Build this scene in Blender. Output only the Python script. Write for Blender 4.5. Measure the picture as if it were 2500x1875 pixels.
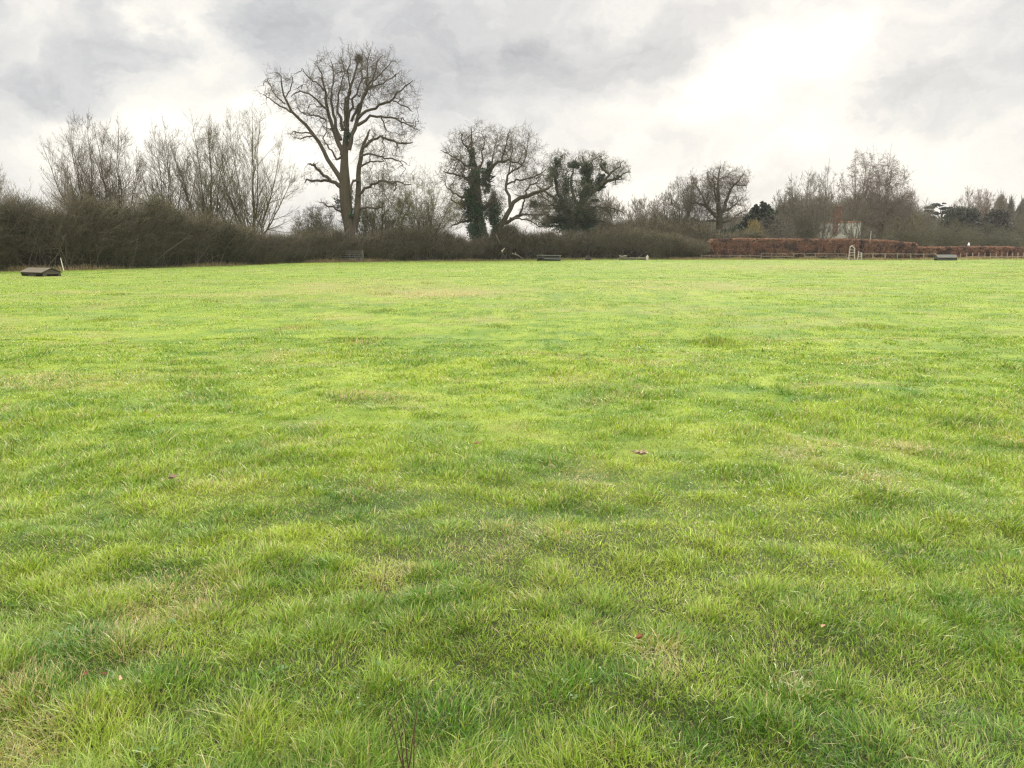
import bpy, math
import numpy as np
from mathutils import Vector

sc = bpy.context.scene
for o in list(bpy.data.objects):
    bpy.data.objects.remove(o, do_unlink=True)
C = sc.collection
R = math.radians

# ------------------------------------------------------------------ camera
F = 1878.0                     # focal length in photo pixels (2500 wide)
PITCH = R(9.9)
CAM_H = 1.6
cam_d = bpy.data.cameras.new('camera')
cam_d.sensor_width = 36.0
cam_d.lens = 36.0 * F / 2500.0
cam_d.clip_start = 0.05
cam_d.clip_end = 3000.0
cam = bpy.data.objects.new('camera', cam_d)
C.objects.link(cam)
cam.location = (0, 0, CAM_H)
cam.rotation_euler = (R(90) - PITCH, 0, 0)
sc.camera = cam

# ------------------------------------------------------------------ exposure / render
sc.view_settings.view_transform = 'Standard'
sc.view_settings.look = 'None'
sc.view_settings.exposure = 0.88
sc.view_settings.gamma = 1.0
sc.view_settings.use_curve_mapping = False
sc.render.engine = 'CYCLES'
cy = sc.cycles
cy.max_bounces = 5
cy.diffuse_bounces = 2
cy.glossy_bounces = 2
cy.transmission_bounces = 3
cy.volume_bounces = 0
cy.caustics_reflective = False
cy.caustics_refractive = False
cy.use_denoising = True
cy.denoiser = 'OPENIMAGEDENOISE'
cy.denoising_input_passes = 'RGB_ALBEDO_NORMAL'
cy.denoising_prefilter = 'NONE'
cy.pixel_filter_type = 'BLACKMAN_HARRIS'
cy.filter_width = 1.3

# ------------------------------------------------------------------ sun and sky
SUN_AZ, SUN_EL = R(18), R(24)
sd = bpy.data.lights.new('sun', 'SUN')
sd.energy = 1.5
sd.angle = R(14)
sd.color = (1.0, 0.95, 0.84)
so = bpy.data.objects.new('sun', sd)
C.objects.link(so)
sun_dir = Vector((math.sin(SUN_AZ) * math.cos(SUN_EL), math.cos(SUN_AZ) * math.cos(SUN_EL), math.sin(SUN_EL)))
so.rotation_euler = sun_dir.to_track_quat('Z', 'Y').to_euler()
so.location = sun_dir * 60


class NT:
    """tiny node-building helper"""
    def __init__(self, tree):
        self.t = tree
        self.t.nodes.clear()

    def n(self, kind, **kw):
        nd = self.t.nodes.new(kind)
        for k, v in kw.items():
            if k.startswith('i_'):
                key = k[2:]
                key = int(key) if key.isdigit() else key.replace('_', ' ')
                nd.inputs[key].default_value = v
            else:
                setattr(nd, k, v)
        return nd

    def l(self, a, b):
        self.t.links.new(a, b)

    def m(self, op, a, b=None, c=None, clamp=False):
        nd = self.t.nodes.new('ShaderNodeMath')
        nd.operation = op
        nd.use_clamp = clamp
        for i, v in enumerate((a, b, c)):
            if v is None:
                continue
            if isinstance(v, (int, float)):
                nd.inputs[i].default_value = v
            else:
                self.t.links.new(v, nd.inputs[i])
        return nd.outputs[0]

    def mix(self, fac, a, b, blend='MIX'):
        nd = self.t.nodes.new('ShaderNodeMix')
        nd.data_type = 'RGBA'
        nd.blend_type = blend
        for i, v in ((0, fac), (6, a), (7, b)):
            if isinstance(v, (int, float)):
                nd.inputs[i].default_value = v
            elif isinstance(v, tuple):
                nd.inputs[i].default_value = v if len(v) == 4 else v + (1.0,)
            else:
                self.t.links.new(v, nd.inputs[i])
        return nd.outputs[2]


def px_dir(px, py):
    u = (px - 1250.0) / F
    v = (937.5 - py) / F
    d = Vector((u, math.cos(PITCH) + v * math.sin(PITCH), v * math.cos(PITCH) - math.sin(PITCH)))
    return d.normalized()


world = bpy.data.worlds.new('World')
sc.world = world
world.use_nodes = True
W = NT(world.node_tree)
tc = W.n('ShaderNodeTexCoord')
sep = W.n('ShaderNodeSeparateXYZ')
W.l(tc.outputs['Generated'], sep.inputs[0])
sx, sy, sz = sep.outputs
az0 = W.m('ARCTAN2', sx, sy)
el0 = W.m('ARCSINE', sz)
# organic warping of the cloud coordinates
cvec = W.n('ShaderNodeCombineXYZ')
zz = W.m('ADD', W.m('MAXIMUM', sz, 0.0), 0.22)
W.l(W.m('DIVIDE', sx, zz), cvec.inputs[0])
W.l(W.m('DIVIDE', sy, zz), cvec.inputs[1])
wv = W.n('ShaderNodeCombineXYZ')
W.l(W.m('ADD', az0, 5.3), wv.inputs[0])
W.l(W.m('MULTIPLY', el0, 1.35), wv.inputs[1])
wn = W.n('ShaderNodeTexNoise', i_Scale=4.6, i_Detail=7.0, i_Roughness=0.60)
W.l(wv.outputs[0], wn.inputs['Vector'])
wsep = W.n('ShaderNodeSeparateColor')
W.l(wn.outputs['Color'], wsep.inputs[0])
az = W.m('ADD', az0, W.m('MULTIPLY', W.m('SUBTRACT', wsep.outputs[0], 0.5), 0.34))
el = W.m('ADD', el0, W.m('MULTIPLY', W.m('SUBTRACT', wsep.outputs[1], 0.5), 0.22))


def blob(px, py, sxp, syp, amp):
    d = px_dir(px, py)
    a0 = math.atan2(d.x, d.y)
    e0 = math.asin(d.z)
    sa, se = sxp / F, syp / F
    A = W.m('DIVIDE', W.m('SUBTRACT', az, a0), sa)
    E = W.m('DIVIDE', W.m('SUBTRACT', el, e0), se)
    q = W.m('ADD', W.m('MULTIPLY', A, A), W.m('MULTIPLY', E, E))
    return W.m('MULTIPLY', W.m('POWER', 2.718, W.m('MULTIPLY', q, -1.0)), amp)


BLOBS = [
    # x, y, half-width, half-height (photo px), brightness change
    (1900, 150, 230, 110, 0.22), (1890, 105, 110, 60, 0.16), (1820, 220, 460, 200, 0.09), (1640, 300, 220, 70, 0.13),
    (1980, 390, 300, 60, 0.10), (2350, 440, 330, 80, 0.20), (2330, 110, 120, 160, 0.08),
    (450, 60, 60, 80, 0.24), (520, 190, 130, 40, 0.15), (330, 320, 300, 80, 0.26),
    (700, 400, 300, 80, 0.24), (100, 470, 230, 90, 0.18), (860, 55, 60, 60, 0.10),
    (60, 30, 110, 60, 0.10), (1290, 470, 330, 80, 0.12), (1120, 430, 140, 60, 0.10),
    (1330, 70, 420, 75, -0.21), (1080, 190, 240, 130, -0.08), (1330, 250, 260, 70, -0.08),
    (680, 90, 150, 90, -0.15), (230, 170, 170, 70, -0.16), (60, 190, 100, 70, -0.12),
    (2440, 260, 150, 90, -0.12), (2230, 330, 160, 60, -0.11), (2220, 170, 90, 110, -0.14),
    (1450, 160, 200, 60, -0.06),
]
acc = None
for b in BLOBS:
    v = blob(*b)
    acc = v if acc is None else W.m('ADD', acc, v)
fv = W.n('ShaderNodeCombineXYZ')
W.l(W.m('ADD', az, 3.7), fv.inputs[0])
W.l(W.m('MULTIPLY', el, 1.5), fv.inputs[1])
fine = W.n('ShaderNodeTexNoise', i_Scale=7.0, i_Detail=8.0, i_Roughness=0.55)
W.l(fv.outputs[0], fine.inputs['Vector'])
acc = W.m('ADD', acc, W.m('MULTIPLY', W.m('SUBTRACT', fine.outputs['Fac'], 0.5), 0.62))
fine2 = W.n('ShaderNodeTexNoise', i_Scale=19.0, i_Detail=7.0, i_Roughness=0.6)
W.l(fv.outputs[0], fine2.inputs['Vector'])
acc = W.m('ADD', acc, W.m('MULTIPLY', W.m('SUBTRACT', fine2.outputs['Fac'], 0.5), 0.30))
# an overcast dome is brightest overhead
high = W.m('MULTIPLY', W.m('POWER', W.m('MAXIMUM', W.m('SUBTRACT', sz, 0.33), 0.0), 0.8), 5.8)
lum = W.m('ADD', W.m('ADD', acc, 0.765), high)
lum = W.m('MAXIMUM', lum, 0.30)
tint = W.n('ShaderNodeValToRGB')
tint.color_ramp.elements[0].position = 0.40
tint.color_ramp.elements[0].color = (0.955, 0.975, 1.015, 1)
tint.color_ramp.elements[1].position = 1.0
tint.color_ramp.elements[1].color = (1.05, 1.0, 0.90, 1)
e = tint.color_ramp.elements.new(0.72)
e.color = (0.995, 0.985, 0.970, 1)
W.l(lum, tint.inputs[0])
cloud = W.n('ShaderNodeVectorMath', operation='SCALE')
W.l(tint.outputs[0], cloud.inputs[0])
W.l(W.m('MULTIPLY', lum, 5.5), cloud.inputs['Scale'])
sky = W.n('ShaderNodeTexSky', sky_type='NISHITA', sun_disc=False)
sky.sun_elevation = SUN_EL
sky.sun_rotation = SUN_AZ
bg = W.n('ShaderNodeBackground', i_Strength=0.1)
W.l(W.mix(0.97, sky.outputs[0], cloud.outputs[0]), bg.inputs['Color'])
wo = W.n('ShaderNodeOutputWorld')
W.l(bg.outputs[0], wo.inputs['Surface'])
try:
    world.cycles.sampling_method = 'MANUAL'
    world.cycles.sample_map_resolution = 512
except Exception:
    pass

# ------------------------------------------------------------------ geometry helpers
SP, CP = math.sin(PITCH), math.cos(PITCH)


def P(px, py, Y):
    """the world point at distance Y seen in the photograph at px, py"""
    u = (px - 1250.0) / F
    v = (937.5 - py) / F
    s = Y / (CP + v * SP)
    return np.array([u * s, Y, CAM_H + (v * CP - SP) * s])


def G(px, py):
    """where the ray through px, py meets the flat field"""
    v = (937.5 - py) / F
    s = -CAM_H / (v * CP - SP)
    return np.array([(px - 1250.0) / F * s, (CP + v * SP) * s, 0.0])


def hash01(ix, iy, seed):
    h = (ix.astype(np.int64) * 374761393 + iy.astype(np.int64) * 668265263 + seed * 1442695041) & 0xFFFFFFFF
    h = ((h ^ (h >> 13)) * 1274126177) & 0xFFFFFFFF
    h = h ^ (h >> 16)
    return (h & 0xFFFFFF) / float(0xFFFFFF)


def vnoise(x, y, seed=0):
    ix, iy = np.floor(x), np.floor(y)
    fx, fy = x - ix, y - iy
    fx = fx * fx * fx * (fx * (fx * 6 - 15) + 10)
    fy = fy * fy * fy * (fy * (fy * 6 - 15) + 10)
    a, b = hash01(ix, iy, seed), hash01(ix + 1, iy, seed)
    c, d = hash01(ix, iy + 1, seed), hash01(ix + 1, iy + 1, seed)
    return (a * (1 - fx) + b * fx) * (1 - fy) + (c * (1 - fx) + d * fx) * fy


def fbm(x, y, seed=0, octs=3):
    s, a, t = 0.0, 1.0, 0.0
    for i in range(octs):
        s = s + a * vnoise(x * 2 ** i + 17.3 * i, y * 2 ** i - 9.1 * i, seed + i * 7)
        t += a
        a *= 0.5
    return s / t


def sstep(a, b, x):
    t = np.clip((x - a) / (b - a), 0, 1)
    return t * t * (3 - 2 * t)


def mesh_from(name, V, faces, cols=None, smooth=True):
    """faces: list of integer arrays (n,3) or (n,4)"""
    me = bpy.data.meshes.new(name)
    V = np.asarray(V, dtype=np.float32)
    me.vertices.add(len(V))
    me.vertices.foreach_set('co', V.ravel())
    faces = [f for f in faces if len(f)]
    nl = sum(f.size for f in faces)
    npoly = sum(len(f) for f in faces)
    me.loops.add(nl)
    me.polygons.add(npoly)
    me.loops.foreach_set('vertex_index', np.concatenate([f.ravel() for f in faces]).astype(np.int32))
    sizes = np.concatenate([np.full(len(f), f.shape[1]) for f in faces])
    starts = np.concatenate([[0], np.cumsum(sizes)[:-1]]).astype(np.int32)
    me.polygons.foreach_set('loop_start', starts)
    me.polygons.foreach_set('use_smooth', np.full(npoly, smooth))
    me.update(calc_edges=True)
    if cols is not None:
        at = me.color_attributes.new('Col', 'FLOAT_COLOR', 'POINT')
        c4 = np.ones((len(V), 4), dtype=np.float32)
        c4[:, :3] = cols
        at.data.foreach_set('color', c4.ravel())
    return me


def put(name, me, mat, parent=None):
    o = bpy.data.objects.new(name, me)
    if mat is not None:
        me.materials.append(mat)
    C.objects.link(o)
    if parent is not None:
        o.parent = parent
        o.location = -Vector(parent.location)     # meshes are given in world coordinates
        if parent.rotation_euler.z:
            o.location = (0, 0, 0)
    return o


def tag(o, label=None, cat=None, group=None, kind=None):
    for k, v in (('label', label), ('category', cat), ('group', group), ('kind', kind)):
        if v:
            o[k] = v
    return o


def thing(name, label, cat, loc=(0, 0, 0), rz=0.0, group=None):
    o = bpy.data.objects.new(name, None)
    o.empty_display_size = 0.3
    C.objects.link(o)
    o.location = loc
    o.rotation_euler = (0, 0, rz)
    return tag(o, label, cat, group)


class Geo:
    """collects tubes, boxes and leaf quads with colours into one mesh"""
    def __init__(self):
        self.V, self.Fc, self.Cc, self.n = [], [], [], 0

    def add(self, V, faces, cols):
        self.V.append(V)
        self.Fc += [f + self.n for f in faces]
        self.Cc.append(np.broadcast_to(cols, V.shape) if np.ndim(cols) == 1 else cols)
        self.n += len(V)

    def tubes(self, pts, rad, col, sides=3, cap=False):
        """pts (M,N,3), rad (M,N), col (M,3) or (3,)"""
        pts = np.asarray(pts, float)
        if pts.ndim == 2:
            pts = pts[None]
        rad = np.broadcast_to(np.asarray(rad, float), pts.shape[:2])
        M, N, _ = pts.shape
        if M == 0:
            return
        T = np.gradient(pts, axis=1)
        T /= np.linalg.norm(T, axis=2, keepdims=True) + 1e-9
        mean = np.abs(T.mean(axis=1))
        ref = np.zeros((M, 3))
        ref[np.arange(M), np.argmin(mean, axis=1)] = 1.0
        A = np.cross(T, ref[:, None, :])
        A /= np.linalg.norm(A, axis=2, keepdims=True) + 1e-9
        B = np.cross(T, A)
        th = np.arange(sides) / sides * 2 * np.pi
        ring = (A[:, :, None, :] * np.cos(th)[None, None, :, None] + B[:, :, None, :] * np.sin(th)[None, None, :, None])
        V = pts[:, :, None, :] + ring * rad[:, :, None, None]
        V = V.reshape(-1, 3)
        i = np.arange(M)[:, None, None] * (N * sides)
        j = np.arange(N - 1)[None, :, None] * sides
        k = np.arange(sides)[None, None, :]
        k2 = (k + 1) % sides
        f = np.stack([i + j + k, i + j + k2, i + j + sides + k2, i + j + sides + k], axis=-1).reshape(-1, 4)
        col = np.asarray(col, float)
        if col.ndim == 2:
            col = np.repeat(col, N * sides, axis=0)
        faces = [f]
        if cap and sides == 4:
            b0 = (np.arange(M) * N * sides)[:, None]
            faces.append(b0 + np.arange(4)[None, ::-1])
            faces.append(b0 + (N - 1) * sides + np.arange(4)[None, :])
        self.add(V, faces, col)

    def quads(self, c, size, nrm, col, rng, aspect=0.6):
        """leaf quads at c (M,3)"""
        M = len(c)
        a = rng.normal(size=(M, 3))
        a -= nrm * (a * nrm).sum(1, keepdims=True)
        a /= np.linalg.norm(a, axis=1, keepdims=True) + 1e-9
        b = np.cross(nrm, a)
        s = np.broadcast_to(size, (M,))[:, None]
        bend = nrm * s * 0.25
        V = np.stack([c - a * s, c - b * s * aspect + bend, c + a * s, c + b * s * aspect + bend], axis=1).reshape(-1, 3)
        f = np.arange(M * 4).reshape(-1, 4)
        self.add(V, [f], np.repeat(col, 4, axis=0) if np.ndim(col) == 2 else col)

    def box(self, c, s, col, rz=0.0, ry=0.0, rx=0.0):
        c, s = np.array(c, float), np.array(s, float) / 2
        q = np.array([[x, y, z] for x in (-1, 1) for y in (-1, 1) for z in (-1, 1)], float) * s
        for ang, (i, j) in ((rx, (1, 2)), (ry, (2, 0)), (rz, (0, 1))):
            if ang:
                ca, sa = math.cos(ang), math.sin(ang)
                qi, qj = q[:, i].copy(), q[:, j].copy()
                q[:, i], q[:, j] = qi * ca - qj * sa, qi * sa + qj * ca
        f = np.array([[0, 1, 3, 2], [4, 6, 7, 5], [0, 4, 5, 1], [2, 3, 7, 6], [0, 2, 6, 4], [1, 5, 7, 3]])
        # separate corners so edges stay crisp
        V = q[f.ravel()] + c
        self.add(V, [np.arange(24).reshape(-1, 4)], np.array(col, float))

    def poly(self, V, faces, col):
        for f in faces:
            v = np.array([V[i] for i in f], float)
            self.add(v, [np.arange(len(f))[None, :]], np.array(col, float))

    def build(self, name, mat, parent=None, smooth=True):
        V = np.concatenate(self.V)
        Cc = np.concatenate([np.broadcast_to(c, v.shape) for c, v in zip(self.Cc, self.V)])
        return put(name, mesh_from(name, V, self.Fc, Cc, smooth), mat, parent)


# ------------------------------------------------------------------ materials
def attr_material(name, rough=0.9, noise_scale=0.0, noise_amt=0.0, translucent=0.0, spec=0.2, stretch=(1, 1, 1), bump=0.0, tr_tint=None):
    m = bpy.data.materials.new(name)
    m.use_nodes = True
    N = NT(m.node_tree)
    at = N.n('ShaderNodeAttribute', attribute_name='Col')
    col = at.outputs['Color']
    geo = N.n('ShaderNodeNewGeometry')
    bs = N.n('ShaderNodeBsdfPrincipled', i_Roughness=rough)
    bs.inputs['Specular IOR Level'].default_value = spec
    if noise_amt:
        mp = N.n('ShaderNodeMapping')
        mp.inputs['Scale'].default_value = stretch
        N.l(geo.outputs['Position'], mp.inputs[0])
        nz = N.n('ShaderNodeTexNoise', i_Scale=noise_scale, i_Detail=5.0, i_Roughness=0.65)
        N.l(mp.outputs[0], nz.inputs['Vector'])
        f = N.m('ADD', N.m('MULTIPLY', N.m('SUBTRACT', nz.outputs['Fac'], 0.5), noise_amt * 2), 1.0)
        sc_ = N.n('ShaderNodeVectorMath', operation='SCALE')
        N.l(col, sc_.inputs[0])
        N.l(f, sc_.inputs['Scale'])
        col = sc_.outputs[0]
        if bump:
            bp = N.n('ShaderNodeBump', i_Strength=0.7, i_Distance=bump)
            N.l(nz.outputs['Fac'], bp.inputs['Height'])
            N.l(bp.outputs[0], bs.inputs['Normal'])
    N.l(col, bs.inputs['Base Color'])
    out = N.n('ShaderNodeOutputMaterial')
    if translucent:
        tr = N.n('ShaderNodeBsdfTranslucent')
        tcol = col
        if tr_tint:
            tcol = N.mix(1.0, col, tr_tint, 'MULTIPLY')
        N.l(tcol, tr.inputs['Color'])
        mx = N.n('ShaderNodeMixShader', i_0=translucent)
        N.l(bs.outputs[0], mx.inputs[1])
        N.l(tr.outputs[0], mx.inputs[2])
        N.l(mx.outputs[0], out.inputs['Surface'])
    else:
        N.l(bs.outputs[0], out.inputs['Surface'])
    return m


M_BARK = attr_material('bark', 0.95, 3.0, 0.45, stretch=(1, 1, 0.35), bump=0.05)
M_TWIG = attr_material('twigs', 0.9)
M_IVY = attr_material('ivy_leaves', 0.55, translucent=0.15, spec=0.3)
M_HEDGE = attr_material('hedge_twigs', 0.9)
M_BEECH = attr_material('beech_leaves', 0.85, translucent=0.2)
M_WOOD = attr_material('weathered_wood', 0.85, 6.0, 0.5, stretch=(1, 1, 4), bump=0.01)
M_METAL = attr_material('galvanised_metal', 0.5, 10.0, 0.15, spec=0.5)
M_BRICK = attr_material('brick_and_tile', 0.9, 5.0, 0.3)
M_GRASS = attr_material('grass_blades', 0.38, translucent=0.34, spec=0.5, tr_tint=(1.08, 1.12, 0.75))
M_LEAF = attr_material('dead_leaves', 0.7, 60.0, 0.6, translucent=0.12)

# ------------------------------------------------------------------ the field
EDGE_PX = [(-260, 672), (0, 661), (150, 659), (300, 655), (450, 650), (600, 647), (750, 642), (870, 640), (1000, 638),
           (1200, 635.5), (1400, 634.3), (1700, 634), (2100, 634), (2500, 634), (2760, 634)]
EDGE = np.array([G(*e)[:2] for e in EDGE_PX])


def edge_y(x):
    return np.interp(x, EDGE[:, 0], EDGE[:, 1], left=EDGE[0, 1] - 6, right=EDGE[-1, 1])


def ground_h(x, y):
    d = np.hypot(x, y)
    near = np.exp(-(d / 16.0) ** 2)
    mid = np.exp(-(d / 60.0) ** 2)
    h = (fbm(x / 0.55, y / 0.45, 3, 2) - 0.5) * 0.10 * near
    h += (fbm(x / 2.3, y / 1.6, 11, 2) - 0.5) * 0.11 * mid
    h += (vnoise(x / 17.0 + 3.3, y / 13.0, 23) - 0.5) * 0.14 * sstep(6, 25, d)
    return h - 0.02


def straw_amount(x, y):
    """0..1: where the turf is bleached to straw (world space patches)"""
    s = sstep(0.60, 0.80, fbm(x / 0.9, y / 0.7, 41, 3)) * 0.38 * (1 - sstep(25, 60, y))
    s = s + sstep(0.60, 0.78, fbm(x / 5.5, y / 3.6, 57, 3)) * 0.40
    for (px, py, w, h, a) in ((1085, 716, 130, 7, 1.0), (1020, 708, 300, 14, 0.5), (790, 700, 120, 10, 0.35), (820, 774, 60, 6, 0.7),
                              (715, 798, 40, 6, 0.5), (1190, 778, 60, 8, 0.7), (1760, 696, 60, 6, 0.7), (1620, 700, 160, 14, 0.3),
                              (960, 684, 200, 9, 0.3), (1800, 650, 300, 6, 0.45), (2200, 652, 220, 6, 0.4),
                              (50, 1810, 90, 80, 0.8), (40, 1680, 60, 60, 0.6), (1620, 1600, 60, 45, 0.7), (950, 1400, 60, 50, 0.6),
                              (1940, 1110, 60, 20, 0.6), (2200, 1085, 120, 14, 0.5), (1430, 1160, 70, 40, 0.45), (2120, 1170, 90, 30, 0.5),
                              (950, 965, 120, 20, 0.35), (560, 1180, 90, 20, 0.35), (1400, 920, 100, 14, 0.4), (330, 1520, 120, 40, 0.25),
                              (1950, 1640, 80, 50, 0.3)):
        c = G(px, py)
        cx, cy_ = c[0], c[1]
        rx = w / F * cy_
        ry = abs(G(px, py - h)[1] - G(px, py + h)[1]) / 2
        s = s + a * np.exp(-((x - cx) / rx) ** 2 - ((y - cy_) / ry) ** 2)
    ed = edge_y(x) - y
    s = s + 0.7 * sstep(4.0, 0.5, ed)
    return np.clip(s, 0, 1)


def grass_colour(x, y, rnd):
    """base colour of the turf at a place, rnd (n,) gives blade to blade change"""
    n1 = fbm(x / 1.1, y / 0.8, 71, 3)
    n2 = fbm(x / 4.5, y / 3.0, 83, 3)
    n3 = fbm(x / 0.35, y / 0.3, 91, 2)
    far = sstep(12, 45, np.hypot(x, y))
    mid_ = sstep(3.0, 7.5, np.hypot(x, y))
    t = np.clip(0.44 + 0.15 * mid_ + 0.02 * far + ((n1 - 0.5) * 0.7 + (n2 - 0.5) * 0.45 + (n3 - 0.5) * 1.2) * (1 - 0.25 * mid_ - 0.15 * far) + (rnd - 0.5) * 0.6, 0, 1)[:, None]
    lush = np.array([0.080, 0.190, 0.016])
    lime = np.array([0.312, 0.402, 0.056])
    blue = np.array([0.13, 0.25, 0.085])
    c = lush * (1 - t) + lime * t
    t = t * (0.80 + 0.20 * sstep(2.5, 8, np.hypot(x, y)))[:, None]
    b = (sstep(0.62, 0.75, fbm(x / 0.7 + 9, y / 0.6, 101, 2)) * 0.3)[:, None]
    c = c * (1 - b) + blue * b
    return c


def build_ground():
    k = 7.2
    n = 420
    t = np.linspace(-1, 1, n)
    gx = 900 * np.sinh(k * t) / math.sinh(k)
    t2 = np.linspace(-0.35, 1, n)
    gy = 1500 * np.sinh(k * t2) / math.sinh(k) + 3.0
    X, Y = np.meshgrid(gx, gy)
    x, y = X.ravel(), Y.ravel()
    z = ground_h(x, y)
    beyond = sstep(0, 8, y - edge_y(x))
    z -= beyond * 0.25
    V = np.stack([x, y, z], 1)
    i = np.arange(n - 1)[:, None] * n + np.arange(n - 1)[None, :]
    f = np.stack([i, i + 1, i + n + 1, i + n], -1).reshape(-1, 4)
    fleck = hash01(np.floor(x * 9), np.floor(y * 5), 77)
    c = grass_colour(x, y, 0.2 + 0.6 * fleck) * 1.0
    s = straw_amount(x, y)[:, None]
    c = c * (1 - s * 0.7) + np.array([0.36, 0.31, 0.13]) * s * 0.7
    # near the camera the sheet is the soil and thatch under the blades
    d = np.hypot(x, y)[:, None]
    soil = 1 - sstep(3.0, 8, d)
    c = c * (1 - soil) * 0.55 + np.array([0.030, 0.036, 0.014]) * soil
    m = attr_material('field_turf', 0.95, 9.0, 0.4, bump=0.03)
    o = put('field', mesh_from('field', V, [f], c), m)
    tag(o, 'broad green pasture stretching away from the camera to the hedges', 'field', kind='structure')


build_ground()


def worley(x, y, cell, seed):
    """distance and offset vector to the nearest of one random point per cell, and that point's random"""
    gx, gy = np.floor(x / cell), np.floor(y / cell)
    best = np.full(len(x), 1e9)
    ox = np.zeros(len(x)); oy = np.zeros(len(x)); rr = np.zeros(len(x))
    for i in (-1, 0, 1):
        for j in (-1, 0, 1):
            cx = (gx + i + hash01(gx + i, gy + j, seed)) * cell
            cy_ = (gy + j + hash01(gx + i, gy + j, seed + 5)) * cell
            d = np.hypot(x - cx, y - cy_)
            m = d < best
            best = np.where(m, d, best)
            ox = np.where(m, x - cx, ox)
            oy = np.where(m, y - cy_, oy)
            rr = np.where(m, hash01(gx + i, gy + j, seed + 9), rr)
    return best, ox, oy, rr


def blades_mesh(x, y, h, w, lx, ly, bend, col, segs, curl=None):
    """x,y roots; (lx,ly) lean at the tip in metres; segs rings"""
    n = len(x)
    z0 = ground_h(x, y) - 0.01
    ang = np.arctan2(ly, lx) + np.pi / 2 + np.random.default_rng(5).normal(0, 0.9, n)
    wx, wy = np.cos(ang), np.sin(ang)
    V = np.zeros((n, 2 * segs + 1, 3), dtype=np.float32)
    Cc = np.zeros((n, 2 * segs + 1, 3), dtype=np.float32)
    for i in range(segs + 1):
        t = i / segs
        q = t ** 1.8
        cx = x + lx * q
        cy_ = y + ly * q
        cz = z0 + h * (t - bend * t ** 3)
        ww = w * (1 - t ** 1.6) * 0.5 * (0.75 + 0.25 * min(1, t * 4))
        if i < segs:
            V[:, 2 * i, 0], V[:, 2 * i, 1], V[:, 2 * i, 2] = cx - wx * ww, cy_ - wy * ww, cz
            V[:, 2 * i + 1, 0], V[:, 2 * i + 1, 1], V[:, 2 * i + 1, 2] = cx + wx * ww, cy_ + wy * ww, cz
            Cc[:, 2 * i] = Cc[:, 2 * i + 1] = col
        else:
            V[:, 2 * segs, 0], V[:, 2 * segs, 1], V[:, 2 * segs, 2] = cx, cy_, cz
            Cc[:, 2 * segs] = col
    b = (np.arange(n) * (2 * segs + 1))[:, None]
    quads = [b + np.array([[2 * i, 2 * i + 1, 2 * i + 3, 2 * i + 2]]) for i in range(segs - 1)]
    tri = b + np.array([[2 * segs - 2, 2 * segs - 1, 2 * segs]])
    faces = ([np.concatenate(quads)] if quads else []) + [tri]
    return V.reshape(-1, 3), faces, Cc.reshape(-1, 3)


RHO0, D0, PW = 29000.0, 3.2, 1.95


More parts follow.
